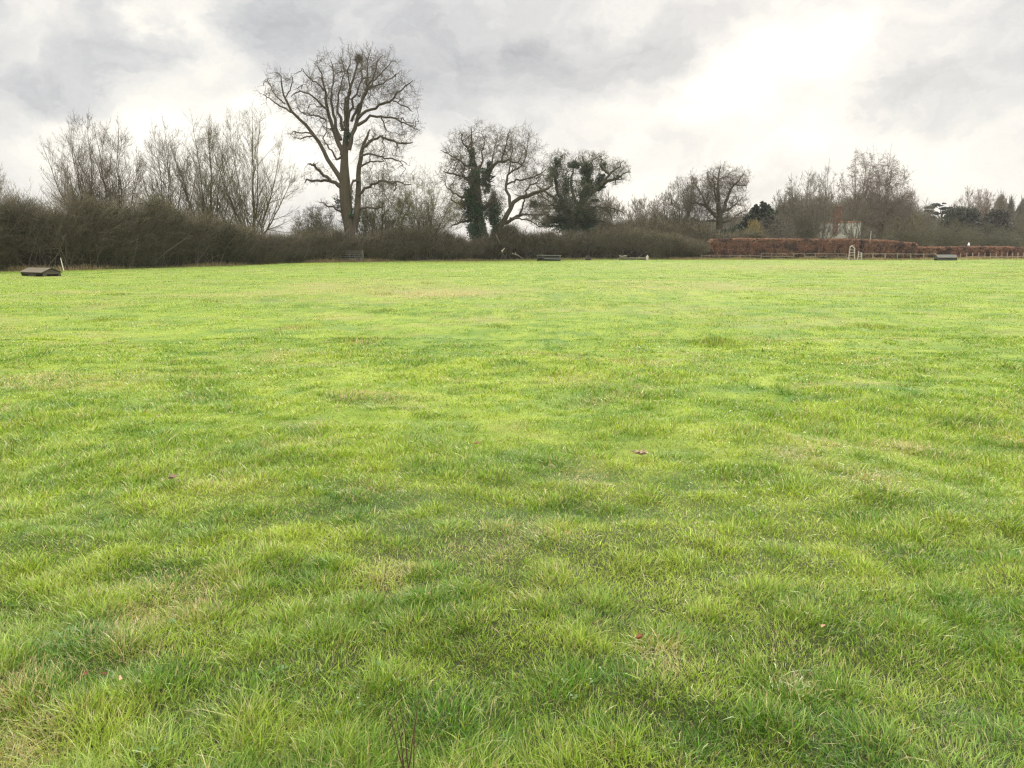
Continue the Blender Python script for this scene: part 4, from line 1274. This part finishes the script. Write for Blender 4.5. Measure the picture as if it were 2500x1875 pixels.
def beech_hedge(name, label, x0, x1, tops, Y0, Y1, depth, n, seed):
    rng = np.random.default_rng(seed)
    u = rng.random(n)
    px = x0 + (x1 - x0) * u
    Yf = Y0 + (Y1 - Y0) * u
    xs = np.array([t[0] for t in tops]); ts = np.array([t[1] for t in tops])
    u_px = (px - 1250) / F
    H = np.array([P(a, np.interp(a, xs, ts), b)[2] for a, b in zip(px[:2000], Yf[:2000])])
    Hf = np.interp(px, np.sort(px[:2000]), H[np.argsort(px[:2000])])
    # choose a face: front, top, or inside
    f = rng.random(n)
    fz = rng.random(n) ** 0.9
    dz = np.where(f < 0.62, 0.0, rng.random(n))
    z = np.where((f >= 0.62) & (f < 0.86), Hf, Hf * fz)
    lump = (fbm(px / 5.0, z * 1.5, seed, 3) - 0.5) * 0.9
    y = Yf + dz * depth + np.where(f < 0.62, lump * 0.5 + rng.normal(0, 0.08, n), 0)
    z = z - (dz > 0) * 0 + rng.normal(0, 0.05, n)
    # ragged, thin foot
    foot = rng.random(n) < sstep(0.05, 0.35, z / Hf)
    X = u_px * (Yf / (CP + 0.155 * SP)) * (1.0) 
    keep = foot & (z > 0.02)
    gap = fbm(px / 4.0, z * 2.0, seed + 3, 3)
    keep &= rng.random(n) < sstep(0.30, 0.52, gap) * 0.9 + 0.1
    c = np.stack([X, y, z], 1)[keep]
    k = len(c)
    nr = unit(rng.normal(size=(k, 3)) + np.array([0, -0.6, 0.5]))
    red = np.array((0.21, 0.105, 0.075)); tan = np.array((0.33, 0.20, 0.135)); dk = np.array((0.10, 0.07, 0.065))
    t = rng.random((k, 1))
    cc = red * (1 - t) + tan * t
    dn = sstep(0.50, 0.68, fbm(px[keep] / 14.0 + 7, z[keep] * 0.9, seed + 9, 3))[:, None] * 0.8
    cc = cc * (1 - dn) + dk * dn
    cc *= 0.6 + 0.7 * rng.random((k, 1))
    g = Geo()
    g.quads(c, 0.045 + 0.05 * rng.random(k), nr, cc, rng, 0.75)
    # stems inside
    ns = int(abs(x1 - x0) * 6)
    uu = rng.random(ns)
    ppx = x0 + (x1 - x0) * uu
    yy = Y0 + (Y1 - Y0) * uu
    xx = (ppx - 1250) / F * (yy / (CP + 0.155 * SP))
    hh = np.interp(ppx, np.sort(px[:2000]), H[np.argsort(px[:2000])])
    st = np.stack([xx, yy + depth * (0.15 + 0.7 * rng.random(ns)), np.full(ns, -0.05)], 1)
    pts = run_lines(st, np.stack([rng.normal(0, .25, ns), rng.normal(0, .2, ns), np.ones(ns)], 1), hh * (0.6 + 0.35 * rng.random(ns)), 5, 0.12, 0.05, rng)
    pts[:, :, 1] = np.clip(pts[:, :, 1], (yy + 0.1)[:, None], (yy + depth)[:, None])
    gs = Geo()
    gs.tubes(pts, 0.02, np.array((0.10, 0.08, 0.065)), 3)
    o = g.build(name, M_BEECH)
    tag(o, label, 'hedge')
    gs2 = gs.build('stems', M_TWIG)
    gs2.parent = o
    return o


beech_hedge('beech_hedge', 'tall clipped beech hedge with russet leaves and a flat top behind the rail fence', 1730, 2236,
            [(1728, 592), (1736, 585), (1800, 583), (1900, 584), (2010, 585), (2060, 584), (2100, 586), (2170, 588), (2200, 592), (2230, 594), (2240, 600)], 129.5, 129.5, 1.6, 150000, 81)
beech_hedge('beech_hedge', 'lower clipped beech hedge continuing to the right edge of the photo', 2232, 2640,
            [(2228, 604), (2300, 604), (2360, 602.5), (2450, 603), (2500, 605), (2640, 606)], 131.0, 131.0, 1.6, 95000, 82)


def distant_wood():
    rng = np.random.default_rng(90)
    g = Geo()
    tops = np.array([(1460, 560), (1560, 548), (1700, 545), (1850, 532), (1900, 505), (1960, 492), (2040, 498), (2120, 490), (2190, 500), (2240, 528), (2290, 552), (2325, 550), (2360, 530), (2400, 520), (2460, 522), (2520, 530), (2640, 525)])
    n = 112000
    px = 1460 + 1180 * rng.random(n)
    Yd = 250 + 50 * rng.random(n)
    top = np.interp(px, tops[:, 0], tops[:, 1])
    u = (px - 1250) / F
    H = CAM_H + (609.8 - top) / F * Yd * 1.0
    lump = fbm(px / 26.0, Yd / 9.0, 91, 3)
    z = rng.random(n) ** 0.7 * H * (0.70 + 0.5 * lump)
    st = np.stack([u * Yd / (CP + 0.16 * SP), Yd, z], 1)
    d = np.stack([rng.normal(0, 0.5, n), rng.normal(0, 0.5, n), np.abs(rng.normal(0.7, 0.4, n))], 1)
    pts = run_lines(st, d, 1.2 + 1.6 * rng.random(n), 3, 0.2, 0.05, rng)
    cn = fbm(px / 40.0, Yd / 10, 95, 2)[:, None]
    cc = (np.array((0.12, 0.10, 0.075)) * cn + np.array((0.085, 0.09, 0.055)) * (1 - cn)) * (0.6 + 0.8 * rng.random((n, 1)))
    g.tubes(pts, np.array([0.05, 0.045, 0.035, 0.02])[None], cc, 3)
    o = g.build('distant_wood', M_HEDGE)
    tag(o, 'hazy grey-brown woodland massed behind the russet hedges and the house', 'woodland', kind='stuff')


distant_wood()

# ------------------------------------------------------------------ fences
GW = (0.20, 0.18, 0.14)


def wX(px, Y):
    return P(px, 625, Y)[0]


def rail_fence(name, label, posts, Y, rail_tops, ph, col=GW, pr=0.06):
    x0 = wX(posts[0], Y)
    root = thing(name, label, 'fence', (x0, Y, 0))
    rng = np.random.default_rng(int(posts[0]))
    for p in posts:
        g = Geo()
        x = wX(p, Y)
        h = ph * (0.94 + 0.12 * rng.random())
        g.box((x, Y, h / 2 - 0.15), (pr * 2, pr * 1.7, h + 0.3), np.array(col) * (0.8 + 0.4 * rng.random()), ry=rng.normal(0, 0.025))
        g.build('post', M_WOOD, root, False)
    for zt in rail_tops:
        for a, b in zip(posts[:-1], posts[1:]):
            if rng.random() < 0.04:
                continue
            xa, xb = wX(a, Y), wX(b, Y)
            g = Geo()
            g.box(((xa + xb) / 2, Y - pr * 0.85 - 0.022, zt + rng.normal(0, 0.012)), (xb - xa - 0.01, 0.04, 0.085), np.array(col) * (0.75 + 0.4 * rng.random()), ry=rng.normal(0, 0.008))
            g.build('rail', M_WOOD, root, False)
    return root


rail_fence('rail_fence', 'low grey rail fence under the left end of the russet hedge', [1712, 1732, 1756, 1781, 1806, 1832, 1858], 127.6, (0.62,), 0.82)
rail_fence('rail_fence', 'grey two-rail fence in front of the middle of the russet hedge', [1859, 1884, 1910, 1937, 1964, 1991, 2018, 2046, 2067], 127.2, (0.98, 0.55), 1.06, (0.19, 0.17, 0.13))
rail_fence('rail_fence', 'rail fence with stout pale posts right of the white jump stands', [2104, 2131, 2161, 2191, 2223, 2255, 2284], 127.0, (0.92,), 1.06, (0.25, 0.23, 0.18), 0.075)
rail_fence('rail_fence', 'row of closely spaced pale posts below the lower hedge at the right', [2345, 2360, 2375, 2389, 2404, 2418, 2432, 2446, 2459, 2472, 2485, 2498, 2511, 2526, 2541, 2556], 127.4, (0.5,), 1.12, (0.29, 0.22, 0.18), 0.05)

# white jump stands: leaning A shaped wings and posts
for lb, pxs in (('white slatted jump stand leaning by the rail fence in front of the tall hedge', (2073, 2086)),
                ('lower pair of pale jump uprights joined by a bar right of the slatted stand', (2095, 2103))):
    xa, xb = wX(pxs[0], 126.3), wX(pxs[1], 126.3)
    root = thing('jump_stand', lb, 'jump stand', ((xa + xb) / 2, 126.3, 0), group='jump stands by the fence')
    tall = 2.1 if pxs[0] < 2080 else 1.45
    wc = np.array((0.42, 0.40, 0.35))
    for x, hh in ((xa, tall), (xb, tall * 0.85)):
        g = Geo(); g.box((x, 126.3, hh / 2 - 0.05), (0.12, 0.1, hh), wc, ry=0.05 if x == xa else -0.09); g.build('upright', M_WOOD, root, False)
    for k in range(3):
        g = Geo(); g.box(((xa + xb) / 2, 126.24, tall * (0.35 + 0.2 * k)), (xb - xa + 0.1, 0.03, 0.09), wc * 0.9, ry=0.12 * (k - 1)); g.build('slat', M_WOOD, root, False)
    g = Geo(); g.box(((xa + xb) / 2, 126.3, 0.05), (0.12, 0.9, 0.1), wc * 0.8); g.build('foot', M_WOOD, root, False)
    if tall > 2:
        g = Geo()
        g.tubes(np.array([[xa, 126.3, tall * 0.96], [(xa * 0.6 + xb * 0.4), 126.3, tall * 1.06], [xb, 126.3, tall * 0.82]]), 0.09, wc, 6)
        g.build('top_bar', M_WOOD, root)

# metal field gate under the oak
root = thing('field_gate', 'grey metal five-bar field gate in the hedge below the tallest oak', 'gate', (P(865, 638, 100.5)[0], 100.5, 0))
Yg = 100.3
xg0, xg1 = P(822, 630, Yg)[0], P(884, 630, Yg)[0]
gm = (0.13, 0.135, 0.13)
for k in range(6):
    g = Geo()
    g.tubes(np.array([[xg0, Yg, 0.28 + k * 0.23], [xg1, Yg, 0.28 + k * 0.23]]), 0.026, np.array(gm), 6)
    g.build('bar', M_METAL, root)
for x in (xg0, (xg0 + xg1) / 2, xg1):
    g = Geo()
    g.tubes(np.array([[x, Yg, 0.2], [x, Yg, 1.5]]), 0.03, np.array(gm) * 0.9, 6)
    g.build('upright', M_METAL, root)
for x in (xg0 - 0.12, xg1 + 0.12):
    g = Geo(); g.box((x, Yg, 0.75), (0.16, 0.16, 1.6), (0.10, 0.09, 0.07)); g.build('gate_post', M_WOOD, root, False)

# wire fence along the hedge foot left of the gate
root = thing('wire_fence', 'thin wire fence on small stakes along the hedge left of the metal gate', 'fence', (P(700, 642, 96)[0], 96, 0))
ep = np.array(EDGE_PX)
wp = []
for p in range(600, 822, 22):
    q = G(p, np.interp(p, ep[:, 0], ep[:, 1]) - 0.2)
    wp.append(q)
    g = Geo(); g.box((q[0], q[1], 0.5), (0.07, 0.07, 1.1), (0.14, 0.125, 0.10)); g.build('stake', M_WOOD, root, False)
wp = np.array(wp)
for z in (0.35, 0.65, 0.95):
    g = Geo(); l = wp.copy(); l[:, 2] = z; l[:, 1] -= 0.05
    g.tubes(l, 0.010, np.array((0.2, 0.2, 0.19)), 4); g.build('wire', M_METAL, root)


# ------------------------------------------------------------------ riding jumps in the grass
def local_thing(name, label, cat, px, py, rz):
    b = G(px, py)
    return thing(name, label, cat, (b[0], b[1], float(ground_h(np.array([b[0]]), np.array([b[1]]))[0])), rz), b[1]


def lput(g, name, mat, root, smooth=False):
    o = g.build(name, mat, None, smooth)
    o.parent = root
    return o


def coop(label, px, py, rz, L, Wd, hw, hr, roofc, wallc, plank_holes=True):
    root, Y = local_thing('roofed_jump', label, 'horse jump', px, py, rz)
    # low walls of planks
    wc = np.array(wallc)
    rng = np.random.default_rng(int(px))
    for sy in (-1, 1):
        for k in range(2):
            for seg in range(3):
                if plank_holes and k == 0 and seg in (0, 2) and sy < 0:
                    continue
                g = Geo()
                g.box(((seg - 1) * L / 3.0, sy * (Wd / 2 - 0.03), hw * (0.25 + 0.5 * k)), (L / 3.0 - 0.006, 0.03, hw / 2 - 0.008), wc * (0.75 + 0.4 * rng.random()))
                lput(g, 'wall_board', M_WOOD, root)
    for sx in (-1, 1):
        g = Geo()
        x = sx * (L / 2 - 0.015)
        g.box((x, 0, hw * 0.78), (0.03, Wd - 0.07, hw * 0.40), wc * 1.35)
        g.box((x, -Wd * 0.36, hw * 0.28), (0.03, Wd * 0.2, hw * 0.55), wc * 1.25)
        g.box((x, Wd * 0.40, hw * 0.28), (0.03, Wd * 0.1, hw * 0.55), wc * 1.25)
        t0, t1 = x - 0.015, x + 0.015
        V = [(t0, -Wd / 2 + .04, hw), (t0, Wd / 2 - .04, hw), (t0, 0, hw + hr - .04), (t1, -Wd / 2 + .04, hw), (t1, Wd / 2 - .04, hw), (t1, 0, hw + hr - .04)]
        g.poly(V, [(0, 2, 1), (3, 4, 5), (0, 3, 5, 2), (1, 2, 5, 4), (0, 1, 4, 3)], wc * 1.1)
        lput(g, 'gable', M_WOOD, root)
    for sy in (-1, 1):
        g = Geo()
        a = math.atan2(hr, Wd / 2)
        sl = math.hypot(hr, Wd / 2) + 0.10
        cx = sy * (Wd / 4 + 0.03)
        nb = 4
        for k in range(nb):
            t = (k + 0.5) / nb - 0.5
            cy_ = cx + sy * t * sl * math.cos(a)
            cz = hw + hr / 2 + 0.0 - t * sl * math.sin(a) + 0.012
            g.box((0, cy_, cz), (L + 0.12, sl / nb - 0.004, 0.03), np.array(roofc) * (0.85 + 0.3 * rng.random()), rx=-sy * a)
        lput(g, 'roof', M_WOOD, root)
    g = Geo(); g.box((0, 0, hw + hr + 0.035), (L + 0.12, 0.09, 0.03), np.array(roofc) * 0.9); lput(g, 'ridge_board', M_WOOD, root)
    # near-black block filling the inside
    g = Geo(); g.box((0, 0, hw * 0.3), (L - 0.2, Wd - 0.25, hw * 0.5), (0.02, 0.018, 0.015)); lput(g, 'inner_block', M_WOOD, root)
    return root


coop('long low wooden box with a pitched plank roof in the grass by the left edge', 100, 672, R(-32), 2.6, 1.15, 0.25, 0.25, (0.10, 0.088, 0.066), (0.070, 0.064, 0.050))
coop('grey pitched-roof box half hidden beyond the grass before the lower hedge', 2308, 635.2, R(3), 3.1, 1.1, 0.45, 0.42, (0.11, 0.11, 0.10), (0.06, 0.057, 0.05), False)
coop('small peaked wooden gable poking above the grass in front of the scrub hedge', 1436, 635.5, R(86), 1.2, 0.95, 0.28, 0.42, (0.20, 0.165, 0.13), (0.07, 0.06, 0.05), False)

# table-like jump in the middle
root, Yt = local_thing('table_jump', 'dark table-like wooden jump with a flat board top at the far edge of the field', 'horse jump', 1340, 637.6, R(-12))
for nm, c, s, col, ry in (('top_board', (0, 0, 0.80), (3.5, 0.9, 0.07), (0.17, 0.18, 0.16), 0.012), ('front_board', (-0.05, -0.30, 0.50), (3.2, 0.04, 0.26), (0.06, 0.06, 0.055), 0.012),
                          ('lower_board', (0.5, -0.42, 0.32), (2.2, 0.05, 0.12), (0.15, 0.16, 0.15), 0.02), ('back_board', (0, 0.36, 0.40), (3.2, 0.04, 0.70), (0.04, 0.04, 0.035), 0),
                          ('leg', (1.6, -0.1, 0.38), (0.12, 0.6, 0.76), (0.09, 0.085, 0.07), 0), ('leg', (-1.6, -0.1, 0.38), (0.12, 0.6, 0.76), (0.07, 0.065, 0.055), 0),
                          ('foot_block', (1.45, -0.45, 0.09), (0.62, 0.25, 0.2), (0.05, 0.05, 0.045), 0), ('side_brace', (1.62, -0.35, 0.58), (0.06, 0.06, 0.42), (0.30, 0.29, 0.25), 0.5)):
    g = Geo(); g.box(c, s, col, ry=ry); lput(g, nm, M_WOOD, root)

# log jump with pale end
root, Yl = local_thing('log_jump', 'long fallen log lying at the field edge with a pale stump at its right end', 'log', 1545, 636.2, R(2))
rng = np.random.default_rng(8)
g = Geo()
xx = np.linspace(-2.1, 2.0, 12)
g.tubes(np.stack([xx, rng.normal(0, .03, 12), 0.25 + rng.normal(0, .02, 12)], 1), 0.17 + rng.normal(0, .015, 12), np.array((0.10, 0.095, 0.075)), 10)
lput(g, 'log', M_BARK, root, True)
g = Geo()
g.tubes(np.stack([np.linspace(-2.1, -0.9, 6), np.full(6, 0.1), 0.62 + rng.normal(0, .03, 6)], 1), 0.10, np.array((0.20, 0.175, 0.13)), 8)
lput(g, 'upper_log', M_BARK, root, True)
g = Geo()
g.tubes(np.array([[2.1, 0, -0.1], [2.12, 0, 0.3], [2.2, 0.05, 0.62], [2.15, 0.02, 0.8]]), np.array([0.26, 0.22, 0.16, 0.04]), np.array((0.36, 0.33, 0.27)), 8)
lput(g, 'stump', M_BARK, root, True)

# white stake by the left hedge
b = G(162, 661)
g = Geo(); g.tubes(np.array([[b[0] + 0.03, b[1] - 0.4, 0], [b[0] - 0.06, b[1] - 0.4, 0.55], [b[0] - 0.13, b[1] - 0.38, 0.98]]), np.array([0.032, 0.032, 0.03]), np.array((0.72, 0.70, 0.62)), 6)
tag(g.build('stake', M_WOOD), 'thin white leaning stake beside the long wooden box at the left', 'stake')


# pale broken branches caught in the scrub
def branch_thing(label, px, py, Y, segs, r, col):
    g = Geo()
    for s_ in segs:
        q = np.array([P(px + a, py + b_, Y + c_) for a, b_, c_ in s_])
        g.tubes(q, np.linspace(r, r * 0.5, len(q)), np.array(col), 5)
    tag(g.build('broken_branch', M_BARK), label, 'branch')


branch_thing('small pale forked stick caught in the hedge below the ivy-trunked oak', 1228, 612, 117, [[(-4, 1, 0), (0, -1, 0), (4, -6, 0.2)], [(-1, -1, 0), (-2, 4, 0)]], 0.07, (0.55, 0.52, 0.42))
branch_thing('pale bent fallen bough at the hedge foot right of the ivy-trunked oak', 1258, 624, 118.6, [[(-8, -5, 0), (0, -3, -.3), (8, 0, -.5), (16, 6, -.8), (20, 10, -1)], [(2, -2, -.3), (0, -8, 0)]], 0.07, (0.22, 0.20, 0.16))
branch_thing('long bleached dead branch leaning against the base of the ivy-trunked oak', 1215, 590, 111, [[(-5, -18, 0), (0, -8, -.2), (5, 2, -.5), (3, 8, -.6)]], 0.05, (0.14, 0.13, 0.10))

# pale posts behind the hedge
for lb, px, y0, y1, Y, rr in (('slim white post behind the hedge right of the house', 2122, 563, 584, 140, 0.06), ):
    a, b_ = P(px, y1 + 40, Y), P(px, y0, Y)
    g = Geo(); g.tubes(np.array([[a[0], Y, 0], [a[0], Y, b_[2]]]), rr, np.array((0.36, 0.36, 0.34)), 8)
    tag(g.build('post', M_METAL), lb, 'post')
c = P(2365, 597, 136)
root = thing('marker_post', 'tiny white peaked cap showing just above the lower hedge', 'post', (c[0], 136, 0))
g = Geo(); g.tubes(np.array([[c[0], 136, -0.1], [c[0], 136, c[2] - 0.05]]), 0.05, np.array((0.3, 0.3, 0.28)), 6); g.build('pole', M_METAL, root)
g = Geo(); g.tubes(np.array([[c[0], 136, c[2] - 0.15], [c[0], 136, c[2] + 0.10], [c[0], 136, c[2] + 0.36]]), np.array([0.19, 0.15, 0.02]), np.array((0.75, 0.75, 0.74)), 8); g.build('cap', M_METAL, root)

# ------------------------------------------------------------------ house behind the hedge
HY = 166.0
hx0, hx1 = P(2015, 560, HY)[0], P(2112, 560, HY)[0]
root = thing('house', 'brick house with a pale slate roof half hidden by trees behind the russet hedge', 'house', ((hx0 + hx1) / 2, HY + 3, 0))
eave, ridge = P(2060, 582, HY)[2], P(2060, 543, HY + 3.2)[2]
bc = (0.16, 0.085, 0.06)
g = Geo(); g.box(((hx0 + hx1) / 2, HY + 3.4, eave / 2), (hx1 - hx0 - 0.5, 6.2, eave), bc); g.build('wall', M_BRICK, root, False)
g = Geo()
yf, yr, yb = HY, HY + 3.4, HY + 6.8
nr_ = 14
for k in range(nr_):
    t0, t1 = k / nr_, (k + 1) / nr_
    for (ya, yb_) in ((yf, yr), (yb, yr)):
        y0_, y1_ = ya + (yb_ - ya) * t0, ya + (yb_ - ya) * t1
        z0_, z1_ = eave + (ridge - eave) * t0 + 0.03, eave + (ridge - eave) * t1
        sh = 0.9 + 0.2 * ((k * 7) % 5) / 5
        g.poly([(hx0, y0_, z0_), (hx1, y0_, z0_), (hx1, y1_, z1_), (hx0, y1_, z1_)], [(0, 1, 2, 3)], np.array((0.22, 0.225, 0.19)) * sh)
g.poly([(hx0 + .25, yf + .1, eave), (hx0 + .25, yr, ridge - .1), (hx0 + .25, yb - .1, eave)], [(0, 1, 2)], bc)
g.poly([(hx1 - .25, yf + .1, eave), (hx1 - .25, yr, ridge - .1), (hx1 - .25, yb - .1, eave)], [(0, 1, 2)], bc)
roof = g.build('roof', M_BRICK, root, False)
g = Geo(); g.tubes(np.array([[hx0, yr, ridge + 0.02], [hx1, yr, ridge + 0.02]]), 0.16, np.array((0.36, 0.17, 0.10)), 6); g.build('ridge_tiles', M_BRICK, root)
cx = P(2056, 540, HY)[0]
zt, zb = P(2056, 506, HY)[2], eave - 0.4
g = Geo()
g.box((cx, HY + 0.9, (zt + zb) / 2), (1.0, 0.9, zt - zb - 0.02), bc)
ztb = P(2056, 545, HY)[2]
g.box((cx, HY + 0.9, (zt + ztb) / 2), (1.9, 1.1, zt - ztb), np.array(bc) * 0.85)
g.box((cx, HY + 0.9, zt + 0.08), (2.1, 1.3, 0.18), np.array(bc) * 0.7)
g.build('chimney', M_BRICK, root, False)
for k in (-1, 1):
    g = Geo(); g.tubes(np.array([[cx + k * 0.45, HY + 0.9, zt + 0.15], [cx + k * 0.45, HY + 0.9, zt + 0.55]]), np.array([0.17, 0.14]), np.array((0.33, 0.16, 0.10)), 8); g.build('chimney_pot', M_BRICK, root)

root.rotation_euler.z = -math.atan2((hx0 + hx1) / 2, HY)   # its long side faces the field

# ------------------------------------------------------------------ small things lying in the grass
def dead_leaf(label, px, py, size, n, seed, c1=(0.20, 0.095, 0.05), c2=(0.42, 0.27, 0.17), zoff=0.06):
    rng = np.random.default_rng(seed)
    b = G(px, py)
    # lift onto the grass: move along the ray towards the camera
    k = zoff / CAM_H
    b = b * (1 - k); b[2] = float(ground_h(np.array([b[0]]), np.array([b[1]]))[0]) + zoff
    g = Geo()
    for i in range(n):
        ang = rng.random() * 6.28
        tilt = rng.normal(0, 0.7)
        c = b + np.array([rng.normal(0, size * 0.9), rng.normal(0, size * 0.6), rng.random() * size * 0.7])
        # lobed leaf outline curling across its midrib
        m = 12
        pts = []
        for j in range(m):
            t = j / m * 2 * np.pi
            rr_ = size * (0.55 + 0.18 * math.cos(4 * t)) * (1.0 if abs(math.cos(t)) > 0.2 else 0.8)
            X, Y = rr_ * math.cos(t) * 1.2, rr_ * math.sin(t) * 0.75
            Z = abs(Y) * 0.7 + 0.15 * X * X / size
            ca, sa = math.cos(tilt), math.sin(tilt)
            Y, Z = Y * ca - Z * sa, Y * sa + Z * ca
            pts.append(c + np.array([X * math.cos(ang) - Y * math.sin(ang), X * math.sin(ang) + Y * math.cos(ang), Z]))
        pts = np.array(pts + [c])
        f = np.array([[j, (j + 1) % m, m] for j in range(m)])
        t = rng.random()
        g.add(pts, [f], np.array(c1) * (1 - t) + np.array(c2) * t)
    tag(g.build('dead_leaf', M_LEAF, None, False), label, 'dead leaf')


dead_leaf('curled clump of pale brown dead leaves on the grass right of centre', 1567, 1098, 0.040, 9, 1, (0.11, 0.065, 0.045), (0.40, 0.30, 0.22), zoff=0.06)
dead_leaf('grey-brown curled leaf on the grass at mid left', 415, 1168, 0.036, 6, 2, (0.10, 0.07, 0.05), (0.33, 0.24, 0.17), zoff=0.06)
dead_leaf('chestnut brown dead leaf standing in the foreground grass right of centre', 1555, 1552, 0.028, 1, 3, (0.15, 0.06, 0.03), (0.2, 0.08, 0.04), zoff=0.10)
dead_leaf('dark red leaf low in the grass near the left edge', 230, 1652, 0.020, 2, 4, (0.10, 0.03, 0.02), (0.14, 0.05, 0.03), zoff=0.09)
dead_leaf('narrow pale pinkish-brown leaf in the foreground grass at the left', 292, 1655, 0.022, 1, 5, (0.45, 0.27, 0.18), (0.48, 0.30, 0.2), zoff=0.10)
dead_leaf('small reddish leaf on the grass left of the pale brown leaf clump', 1187, 1072, 0.035, 1, 6, (0.33, 0.17, 0.12), (0.36, 0.2, 0.14), zoff=0.05)
dead_leaf('faint orange leaf in the grass towards the right foreground', 2010, 1528, 0.022, 1, 7, (0.33, 0.17, 0.11), (0.36, 0.2, 0.14), zoff=0.08)


def weed_stalk(label, px, py, h, seed, name='weed_stalk', n=3):
    rng = np.random.default_rng(seed)
    b = G(px, py)
    b[2] = float(ground_h(b[0:1], b[1:2])[0])
    g = Geo()
    s = b + rng.normal(0, 0.012, (n, 3)) * np.array([1, 1, 0])
    d = np.stack([rng.normal(0.05, 0.10, n), rng.normal(0, 0.08, n), np.ones(n)], 1)
    L = h * (0.6 + 0.4 * rng.random(n)); L[0] = h
    pts = run_lines(s, d, L, 8, 0.05, 0.02, rng)
    rad = taper(np.full(n, 0.0028), 9, 0.3)
    g.tubes(pts, rad, np.array((0.085, 0.05, 0.035)), 5)
    s2, d2, L2, r2 = spawn(pts, rad, L, 9, 0.25, 1.0, R(30), R(8), 0.22, 0.7, rng, None, 0.5, 0.0008)
    p2 = run_lines(s2, d2, L2, 3, 0.1, 0.06, rng)
    g.tubes(p2, taper(r2, 4), np.array((0.15, 0.08, 0.055)), 4)
    e_ = p2[:, -1]
    g.quads(e_, 0.0032, unit(rng.normal(size=e_.shape)), np.array((0.16, 0.07, 0.05)), rng)
    tag(g.build(name, M_BARK), label, 'weed')


weed_stalk('thin brown dead weed stalk standing at the bottom edge left of centre', 1000, 1880, 0.36, 31, n=5)
weed_stalk('short brown weed stem in the grass by the left edge', 26, 1105, 0.17, 32, n=2)


def clover_patch():
    """broad-leaved weeds low between the tufts"""
    rng = np.random.default_rng(55)
    g = Geo()
    cs = []
    for px, py in ((930, 1660), (160, 1580), (460, 1560), (1390, 1700), (370, 1850), (760, 1650), (840, 1720)):
        b = G(px, py)
        m = 4
        p = b + np.stack([rng.normal(0, 0.06, m), rng.normal(0, 0.05, m), np.full(m, 0.03) + rng.random(m) * 0.03], 1)
        cs.append(p)
    p = np.concatenate(cs)
    p[:, 2] += ground_h(p[:, 0], p[:, 1])
    for q in range(3):
        off = 0.010
        a = 2 * np.pi / 3 * q + rng.random(len(p)) * 0.4
        c = p + np.stack([np.cos(a) * off, np.sin(a) * off, np.zeros(len(p))], 1)
        g.quads(c, 0.0070, unit(rng.normal(0, 0.25, (len(p), 3)) + np.array([0, -0.15, 1])), np.array((0.075, 0.16, 0.035)) * (0.8 + 0.4 * rng.random((len(p), 1))), rng, 0.85)
    st = p.copy(); st[:, 2] -= 0.08
    g.tubes(np.stack([st, p], 1), 0.0012, np.array((0.12, 0.2, 0.07)), 3)
    tag(g.build('clover', M_GRASS), 'small broad clover leaves scattered among the foreground tufts', 'clover', kind='stuff')


clover_patch()

# ------------------------------------------------------------------ damp winter air
def haze():
    x0, x1, y0, y1, z0, z1 = -420, 420, -12, 420, -3.0, 34.0
    V = np.array([[x, y, z] for x in (x0, x1) for y in (y0, y1) for z in (z0, z1)], float)
    f = np.array([[0, 1, 3, 2], [4, 6, 7, 5], [0, 4, 5, 1], [2, 3, 7, 6], [0, 2, 6, 4], [1, 5, 7, 3]])
    m = bpy.data.materials.new('haze_air')
    m.use_nodes = True
    N = NT(m.node_tree)
    pv = N.n('ShaderNodeVolumePrincipled', i_Density=0.00014)
    pv.inputs['Color'].default_value = (0.93, 0.95, 1.0, 1)
    pv.inputs['Anisotropy'].default_value = 0.2
    out = N.n('ShaderNodeOutputMaterial')
    N.l(pv.outputs[0], out.inputs['Volume'])
    o = put('haze', mesh_from('haze', V, [f], None, False), m)
    tag(o, 'thin pale damp air that fades the far trees', 'haze', kind='stuff')


haze()
